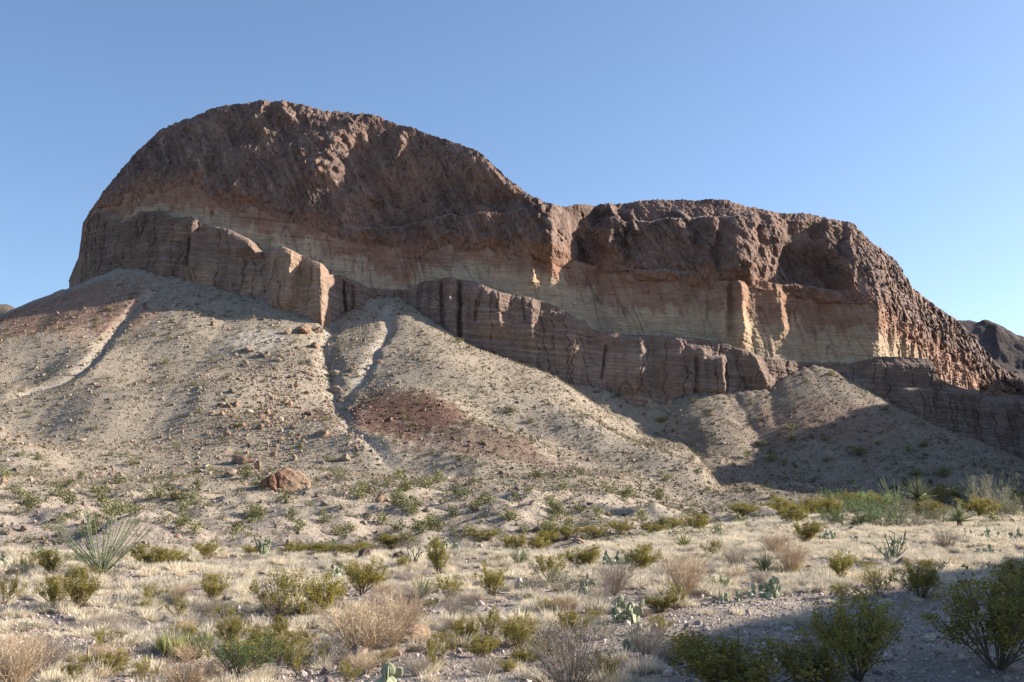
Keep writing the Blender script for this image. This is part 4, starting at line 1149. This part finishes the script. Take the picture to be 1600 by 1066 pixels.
BOULDERS = [
 (568,873,26,20,'dark','dark brown boulder in pale grass behind the creosote bushes','boulder'),
 (622,872,20,12,'dark','brown half-buried rock left of the dead cholla','rock'),
 (18,900,20,12,'dark','dark low rock left of the white-lit prickly pear','rock'),
 (51,911,16,10,'dark','dark rock in front of the white-lit prickly pear','rock'),
 (182,912,16,10,'dark','dark rock in grass below the ocotillo','rock'),
 (810,929,20,26,'pale','upright white stone beside the rounded creosote','stone'),
 (652,1004,60,32,'brown','pinkish brown boulder beside the tan twig brush','boulder'),
 (556,1040,44,28,'tan','grey boulder below the tan twig brush','boulder'),
 (634,946,38,20,'tan','pale pink rock behind the tan twig brush','rock'),
 (1416,886,34,18,'dark','dark grey rock under the branching cholla','rock'),
 (983,896,20,12,'tan','low rock in front of the large prickly pear','rock'),
 (228,952,9,9,'pale','small white stone in grass below the ocotillo','stone'),
 (74,1002,14,10,'dark','dark rock in grass at the lower left','rock'),
 (34,832,16,12,'brown','brown boulder on the stony bank at the left edge','boulder'),
 (12,838,12,12,'tan','pale pointed boulder on the stony bank at the left edge','boulder'),
 (137,811,8,10,'brown','orange pointed rock on the apron behind the ocotillo','boulder'),
 (181,800,10,8,'brown','brown rock on the apron above the ocotillo','boulder'),
 (274,774,14,11,'brown','orange boulder left of the biggest boulder on the apron','boulder'),
 (252,741,9,8,'brown','red-brown rock low on the wide scree fan','boulder'),
 (165,757,8,7,'brown','brown rock at the foot of the wide scree fan','boulder'),
 (20,769,12,9,'brown','brown rock on the apron at the left edge','boulder'),
 (356,748,34,22,'tan','cluster boulder left above the biggest boulder','boulder'),
 (376,727,46,22,'brown','ragged brown boulder pile above the biggest boulder','boulder'),
 (400,734,14,20,'brown','upright brown boulder right of the ragged pile','boulder'),
 (374,738,9,8,'brown','small orange boulder under the ragged pile','boulder'),
 (352,708,22,9,'tan','low pale boulder above the ragged pile','boulder'),
 (389,699,12,10,'dark','dark and orange boulder above the ragged pile','boulder'),
 (424,714,15,12,'brown','orange boulder right above the ragged pile','boulder'),
 (459,721,17,13,'tan','pale tan boulder above the biggest boulder','boulder'),
 (469,699,14,10,'brown','tan-orange boulder with a shadow in the boulder field','boulder'),
 (355,683,13,16,'brown','upright orange boulder casting a shadow, left of the boulder field','boulder'),
 (405,672,14,14,'brown','round brown boulder in the middle of the boulder field','boulder'),
 (418,648,11,14,'brown','pointed brown boulder, upper right of a pair','boulder'),
 (407,655,13,11,'brown','brown boulder, lower left of a pair','boulder'),
 (364,653,14,9,'brown','brown boulder above the upright orange one','boulder'),
 (356,638,16,12,'brown','orange boulder on the left of the boulder field','boulder'),
 (341,635,10,9,'dark','dark rock beside the orange boulder on the left of the field','boulder'),
 (482,650,22,14,'dark','dark wedge of rock near the white streak','boulder'),
 (498,684,34,19,'brown','large orange boulder beside the white streak','boulder'),
 (456,670,16,12,'dark','dark brown rock between the round boulder and the white streak','boulder'),
 (464,688,12,9,'brown','small brown boulder left of the large orange one','boulder'),
 (480,617,11,9,'brown','orange boulder below the tilted slabs','boulder'),
 (463,606,11,14,'brown','upright orange rock below the tilted slabs','boulder'),
 (425,590,9,8,'brown','red-brown boulder left of the tilted slabs','boulder'),
 (419,606,8,8,'brown','small boulder below the red-brown one','boulder'),
 (332,510,11,11,'brown','lone orange boulder high on the wide scree fan','boulder'),
 (394,499,9,8,'brown','orange boulder under the buttress','boulder'),
 (556,704,11,13,'brown','orange rock right of the white streak','boulder'),
 (541,722,22,16,'tan','pale rock cluster right of the white streak','boulder'),
 (593,786,22,16,'brown','orange boulder with broken face on the apron','boulder'),
 (573,771,22,12,'tan','flat tan boulder above the broken-faced one','boulder'),
 (606,784,14,9,'tan','tan rock right of the broken-faced boulder','boulder'),
 (495,778,11,10,'brown','small orange rock right of the biggest boulder','boulder'),
 (511,748,11,8,'brown','brown rock above and right of the biggest boulder','boulder'),
 (469,821,22,14,'tan','tan boulder on the mound below the biggest boulder','boulder'),
 (215,451,8,7,'brown','small orange rock high by the gully head','boulder'),
 (238,456,11,11,'brown','brown rock at the gully head, lower of three','boulder'),
 (249,452,11,12,'brown','brown rock at the gully head, topmost of three','boulder'),
 (293,440,7,6,'brown','orange rock on the crest of the wide fan','boulder'),
 (28,488,13,10,'brown','pale orange rock on the fan crest at the left edge','boulder'),
 (783,742,14,9,'dark','dark rock below the red scree patch','boulder'),
 (896,600,14,10,'dark','dark brown rock at the shadow edge under the cliff, left of a pair','boulder'),
 (935,615,18,10,'dark','dark brown rock at the shadow edge under the cliff, right of a pair','boulder'),
 (940,660,12,9,'brown','brown rock on the flank of the scree cone','boulder'),
 (410,770,0,0,'',None,None),
]
for x_, y_, w_, h_, tone, lab, nm in BOULDERS:
    if lab:
        boulder(x_, y_, w_, h_, tone, lab, nm, nm, 'boulders fallen on the scree' if nm == 'boulder' and y_ < 860 else None)
# tilted slabs and lumps of bedrock between the two scree cones
for x_, y_, w_, h_, tone, lab, ry in [
 (470,522,54,22,'brown','brown layered outcrop below the buttress',.1),(448,524,22,14,'tan','tan slab leaning on the layered outcrop',.5),(494,520,26,14,'brown','brown outcrop at the right under the buttress',0),
 (492,545,24,14,'brown','orange outcrop above the tilted slabs',.2),(412,560,28,18,'tan','pale outcrop beside the white patch',.1),(388,552,30,14,'tan','pinkish outcrop at the left of the white patch',0),(434,566,26,10,'tan','flat pale outcrop right of the white patch',.1),
 (484,572,34,13,'tan','upper of the two tilted pale slabs',.4),(482,588,44,11,'tan','lower of the two tilted pale slabs',.4),(524,590,34,18,'tan','grey layered outcrop at the white streak',.1),(522,618,36,20,'tan','rounded layered outcrop overhanging the white streak',.1),
 (1022,642,44,22,'tan','pale mound of rock in the valley between the cones',0),(1046,636,14,16,'tan','small pale pillar of rock in the valley between the cones',0)]:
    o = boulder(x_, y_, w_, h_, tone, lab, 'rock_outcrop', 'outcrop', None, .08)
    o.rotation_euler[1] += ry

# ------------------------------------------------------------------ scattered masses: geometry-node instances of real small pieces
def scatter(name, label, P, rot, scl, tint, meshes):
    src = bpy.data.collections.new(name + '_pieces')
    for i, me in enumerate(meshes):
        src.objects.link(bpy.data.objects.new('%s_piece_%02d' % (name, i), me))
    n = len(P)
    me = bpy.data.meshes.new(name)
    me.vertices.add(n); me.vertices.foreach_set('co', np.ascontiguousarray(P, np.float32).ravel())
    for nm, ty, key, arr in (('rot', 'FLOAT_VECTOR', 'vector', rot), ('scl', 'FLOAT_VECTOR', 'vector', scl), ('tint', 'FLOAT_VECTOR', 'vector', tint)):
        a = me.attributes.new(nm, ty, 'POINT'); a.data.foreach_set(key, np.ascontiguousarray(arr, np.float32).ravel())
    a = me.attributes.new('pick', 'INT', 'POINT'); a.data.foreach_set('value', np.random.default_rng(n).integers(0, len(meshes), n).astype(np.int32))
    o = add(name, me)
    set_prop(o, label, None, None, 'stuff')
    ng = bpy.data.node_groups.new(name, 'GeometryNodeTree')
    ng.interface.new_socket('Geometry', in_out='INPUT', socket_type='NodeSocketGeometry')
    ng.interface.new_socket('Geometry', in_out='OUTPUT', socket_type='NodeSocketGeometry')
    N, L = ng.nodes, ng.links
    gi, go = N.new('NodeGroupInput'), N.new('NodeGroupOutput')
    ci = N.new('GeometryNodeCollectionInfo'); ci.inputs['Collection'].default_value = src
    ci.inputs['Separate Children'].default_value = True; ci.inputs['Reset Children'].default_value = True
    iop = N.new('GeometryNodeInstanceOnPoints'); iop.inputs['Pick Instance'].default_value = True
    def named(nm, ty):
        q = N.new('GeometryNodeInputNamedAttribute'); q.data_type = ty; q.inputs['Name'].default_value = nm
        return q.outputs['Attribute']
    e2r = N.new('FunctionNodeEulerToRotation')
    L.new(named('rot', 'FLOAT_VECTOR'), e2r.inputs[0]); L.new(e2r.outputs[0], iop.inputs['Rotation'])
    L.new(named('scl', 'FLOAT_VECTOR'), iop.inputs['Scale']); L.new(named('pick', 'INT'), iop.inputs['Instance Index'])
    L.new(gi.outputs[0], iop.inputs['Points']); L.new(ci.outputs[0], iop.inputs['Instance']); L.new(iop.outputs[0], go.inputs[0])
    md = o.modifiers.new('scatter', 'NODES'); md.node_group = ng
    return o

def polar(n, r0, r1, rg, half=29.5, power=1.0):
    th = np.radians(rg.uniform(-half, half, n)); u = rg.random(n)
    r = np.sqrt(r0 ** 2 + u ** power * (r1 ** 2 - r0 ** 2))
    return r * np.sin(th), r * np.cos(th)

def stone_piece(seed):
    V = rock_shape(ico(1), seed, 7, .04)
    me = quads_mesh('stone_piece', V, ico(1)[1], mat=M['stone'], col=np.full((len(V), 3), 1.0), smooth=False)
    return me
STONES = [stone_piece(400 + k) for k in range(7)]
# scree stones
rg = np.random.default_rng(21)
x, y = polar(320000, 58, 425, rg, 27.5)
keep = (rg.random(len(x)) < .35 + .65 * np.clip(.5 + fbm(x / 9, y / 9, 4.0, o=3), 0, 1))
x, y = x[keep], y[keep]
z = height(x, y)
bf = np.exp(-(((x - RED1[0] + 34) / 22) ** 2 + ((y - RED1[1]) / 45) ** 2))
size = .088 * (rg.random(len(x)) + 2e-3) ** -.34 * (1 + .6 * bf)
size = np.clip(size * np.interp(y, [58, 150, 300], [.6, 1.0, 1.35]), .05, 1.5)
tint = ground_colour(x, y, z) * rg.uniform(.45, 1.3, (len(x), 1)) * np.array([1.03, .98, .94])
orange = (rg.random(len(x)) < .12 + .3 * bf)[:, None]
tint = np.where(orange, tint * .3 + np.array([.34, .205, .13]) * .7, tint)
scl = size[:, None] * rg.uniform(.7, 1.25, (len(x), 3)) * np.array([1, 1, .75])
scatter('scree_stones', 'loose grey and tan stones covering the scree slopes', np.stack([x, y, z + size * .15], 1), rg.uniform(0, 6.28, (len(x), 3)), scl, np.clip(tint, 0, .7), STONES)
# gravel on the flat
BARE = [ground_at(*p) for p in ((1480, 985), (1400, 1040), (760, 1040), (1080, 985), (560, 1060), (1290, 950), (720, 965))]
BARER = [(5.5, 6), (4, 4), (1.6, 2.2), (2.0, 3.0), (1.0, 1.2), (2.2, 2.5), (1.2, 1.6)]
def bare(x, y):
    w = np.zeros_like(x)
    for p, (a, b) in zip(BARE, BARER):
        w = np.maximum(w, sstep(1.25, .7, np.hypot((x - p[0]) / a, (y - p[1]) / b) + .3 * noise(x / .9, y / .9)))
    return w
x, y = polar(108000, 10.5, 46, rg, 34, 1.3)
z = height(x, y)
size = np.clip(.0125 * (rg.random(len(x)) + 2e-4) ** -.36, .008, .085)
tint = np.array([.37, .305, .27]) * rg.uniform(.45, 1.55, (len(x), 1)) * rg.uniform(.93, 1.07, (len(x), 3))
scl = size[:, None] * rg.uniform(.7, 1.3, (len(x), 3)) * np.array([1, 1, .7])
scatter('gravel', 'pale grey and brown gravel on the bare ground', np.stack([x, y, z + size * .2], 1), rg.uniform(0, 6.28, (len(x), 3)), scl, np.clip(tint, .05, .7), STONES)
# dry bunch grass
def tuft(seed, n, lean, L=1.0):
    r = np.random.default_rng(seed); b = MB()
    az = r.uniform(0, 6.28, n); rad = np.sqrt(r.random(n)) * .28
    base = np.stack([np.cos(az) * rad, np.sin(az) * rad, np.zeros(n)], 1)
    a2 = az + r.normal(size=n) * .6; inc = lean * r.uniform(.1, 1, n)
    d = np.stack([np.cos(a2) * np.sin(inc), np.sin(a2) * np.sin(inc), np.cos(inc)], 1)
    ln = L * r.uniform(.5, 1.05, n)
    b.blades(base, base + d * ln[:, None], np.full(n, .032), .22 * ln * np.sin(inc), r, r.uniform(.7, 1.2, n), 2)
    return b.mesh('tuft', M['grass'])
TUFTS = [tuft(500 + k, 190, .7 + .14 * (k % 3)) for k in range(5)]
x, y = polar(51000, 10.5, 100, rg, 34, 1.2)
ew = 52 + 40 * sstep(0.0, 0.25, x / y)
dens = np.clip(.44 + 2.0 * noise(x / 1.0, y / 1.0, 3.0) + .7 * fbm(x / 5, y / 5, 6.0, o=3) + .35 * sstep(26, 46, y), 0, 1) * (1 - .93 * bare(x, y)) * sstep(ew + 6, ew - 4, y)
for cx_, cy_, cr_ in CLEAR:
    dens = np.where(np.hypot(x - cx_, (y - cy_) * .8) < cr_, 0, dens)
keep = rg.random(len(x)) < dens
x, y = x[keep], y[keep]; z = height(x, y)
size = (.15 + .28 * rg.random(len(x)) ** 1.7) * (1 + .35 * noise(x / 6, y / 6, 2.0)) * np.interp(y, [12, 50, 90], [.95, 1.15, 1.4])
tone = np.clip(.5 + .8 * fbm(x / 3, y / 3, 11.0, o=2) + .25 * rg.normal(size=len(x)), 0, 1)[:, None]
tint = np.array([.80, .71, .54]) * tone + np.array([.55, .49, .40]) * (1 - tone)
scl = size[:, None] * np.stack([rg.uniform(.8, 1.5, len(x)), rg.uniform(.8, 1.5, len(x)), rg.uniform(.5, .95, len(x))], 1)
rot = np.stack([rg.normal(size=len(x)) * .12, rg.normal(size=len(x)) * .12, rg.uniform(0, 6.28, len(x))], 1)
scatter('dry_grass', 'pale dry bunch grass covering the flat', np.stack([x, y, z - .01], 1), rot, scl, tint, TUFTS)

# ------------------------------------------------------------------ shrubs dotting the scree
def scrub(px_, py_, w, h, lab, grp, tone=None, g=None):
    g = ground_at(px_, py_) if g is None else g
    d = math.hypot(g[0], g[1]); W_, H_ = metres(w, d), metres(h, d)
    o = add('scree_shrub', R_.choice(SCRUB), None, (g[0], g[1], g[2] - .05))
    o.scale = (W_, W_, H_); o.rotation_euler = (0, 0, R_.uniform(0, 6.28))
    set_prop(o, lab, 'shrub', grp)
    return o
for a in [(1236,672,22,13,'bright green shrub alone on the sunlit scree under the far ledge'),(795,644,26,12,'pale grey-green shrub on the right flank of the scree cone'),(716,536,20,9,'green shrub on the crest of the scree cone under the cliff'),
 (1300,587,16,10,'green shrub at the foot of the right-hand outcrops'),(1385,580+62,20,9,'green shrub by the edge of the shadow'),(1033,660,20,14,'green shrub in the valley below the pale mound'),(967,622,18,10,'green shrub at the shadow edge below the cliff'),
 (1082,630,12,9,'green shrub on the crest of the small fan'),(265,533,12,10,'round green shrub in the middle of the wide fan'),(512,657,14,9,'green shrub at the head of the white streak'),(372,668,20,10,'green shrub in the boulder field'),
 (1340,712,40,16,'widest dark green shrub in the shaded scree'),(1190,697,22,12,'dark green shrub at the tip of the shadow'),(1168,718,18,18,'dark shrub below the tip of the shadow'),(1205,722,22,18,'dark shrub right of the tip of the shadow'),(1475,745,34,18,'dark green shrub low in the shaded scree'),(652,632,10,7,'small dark shrub at the head of the red patch')]:
    scrub(*a, None)
REG = {'cone': ('middle scree cone', 'shrubs on the middle scree cone'),
 'fan': ('wide scree fan', 'shrubs on the wide left fan'),
 'shade': ('shaded scree', 'shrubs on the shaded scree'),
 'field': ('boulder field', 'shrubs among the boulders'),
 'apron': ('stony apron', 'shrubs on the stony apron')}
MARKS = [(436,755,'biggest boulder'),(376,718,'ragged boulder pile'),(498,676,'large orange boulder'),(640,655,'red scree patch'),(395,535,'white patch'),(593,780,'broken-faced boulder'),(469,815,'mound boulder'),(157,820,'ocotillo top'),
 (523,612,'overhanging outcrop'),(482,582,'tilted slabs'),(332,505,'lone orange boulder'),(240,455,'gully head'),(180,520,'left gully'),(600,480,'cone apex'),(600,560,'middle gully'),(1236,668,'bright green shrub'),(795,640,'pale grey-green shrub'),
 (1022,636,'pale rock mound'),(1170,700,'shadow tip'),(1340,706,'widest shaded shrub'),(1436,765,'round-headed yucca'),(1512,765,'far ocotillo'),(1270,580,'right fan apex'),(1100,612,'small fan apex'),(274,770,'apron orange boulder'),(137,806,'pointed orange rock'),
 (34,826,'left-edge boulders'),(20,765,'left-edge rock'),(783,738,'dark rock'),(708,835,'prickly pear thicket'),(568,862,'dark brown boulder'),(252,737,'red-brown rock'),(970,825,'foot-of-scree creosote'),(1082,815,'dry flower stalk'),(885,835,'long low creosote'),(165,754,'fan-foot rock'),(80,500,'reddish slope'),(940,655,'flank rock'),(540,712,'pale rock cluster')]
used = set()
def scree_label(px_, py_, w_, reg):
    size = 'tiny' if w_ < 9 else ('small' if w_ < 13 else ('medium' if w_ < 18 else 'large'))
    for mx_, my_, nm in sorted(MARKS, key=lambda m: math.hypot(m[0] - px_, m[1] - py_)):
        dx, dy = px_ - mx_, py_ - my_
        v = 'level with' if abs(dy) < 6 else ('above' if dy < 0 else 'below')
        h = '' if abs(dx) < 8 else ('left of' if dx < 0 else 'right of')
        way = ' and '.join(t for t in (v, h) if t) if not (v == 'level with' and h) else 'directly ' + h
        lab = '%s shrub on the %s %s the %s' % (size, reg, way, nm)
        if lab not in used:
            used.add(lab)
            return lab
cnt = 0
while cnt < 272:
    px_ = R_.uniform(0, 1600); py_ = R_.uniform(470, 838)
    foot = float(at(FOOT, px_))
    if py_ < foot + 22: continue
    prob = .25 + .75 * sstep(600, 790, py_)
    if 560 < px_ < 960 and py_ < 690: prob *= .55
    if R_.random() > prob: continue
    if noise(px_ / 38, py_ / 22, 61.0) < R_.uniform(-.35, .25): continue
    if py_ > 770 and px_ > 1150 and R_.random() < .6: continue
    reg = 'apron' if py_ > 745 else ('shade' if px_ > 1130 else ('cone' if px_ > 545 else ('field' if 330 < px_ < 530 and py_ > 560 else 'fan')))
    g = ground_at(px_, py_)
    if g[1] > 424: continue
    s = R_.uniform(.65, 1.4) * (1.3 if reg in ('apron', 'shade') else .9)
    w_ = min(max(R_.uniform(1.0, 2.2) * s / g[1] * F, 8.5), 27)
    scrub(px_, py_, w_, w_ * R_.uniform(.65, .95), scree_label(px_, py_, w_, REG[reg][0]), REG[reg][1], g=g)
    cnt += 1
# smaller growth between them
x, y = polar(40000, 62, 405, rg, 27.5, 1.0)
dens = np.clip(.35 + .8 * fbm(x / 16, y / 16, 13.0, o=3), 0, 1) * np.interp(y, [60, 150, 280, 400], [1, .9, .55, .4])
keep = (rg.random(len(x)) < dens)
x, y = x[keep], y[keep]; z = height(x, y)
def cover_piece(seed):
    me = scrub_mesh(seed, 60); me.materials.clear(); me.materials.append(M['grass']); return me
size = rg.uniform(.4, 1.25, len(x)) * np.interp(y, [60, 200, 400], [.8, 1.1, 1.6])
tone = rg.random((len(x), 1))
tint = np.array([.11, .12, .05]) * tone + np.array([.24, .22, .115]) * (1 - tone)
scatter('ground_cover', 'sparse grey-green growth between the shrubs of the scree', np.stack([x, y, z], 1), np.stack([0 * x, 0 * x, rg.uniform(0, 6.28, len(x))], 1), size[:, None] * np.array([1, 1, .6]), tint, [cover_piece(90 + k) for k in range(4)])
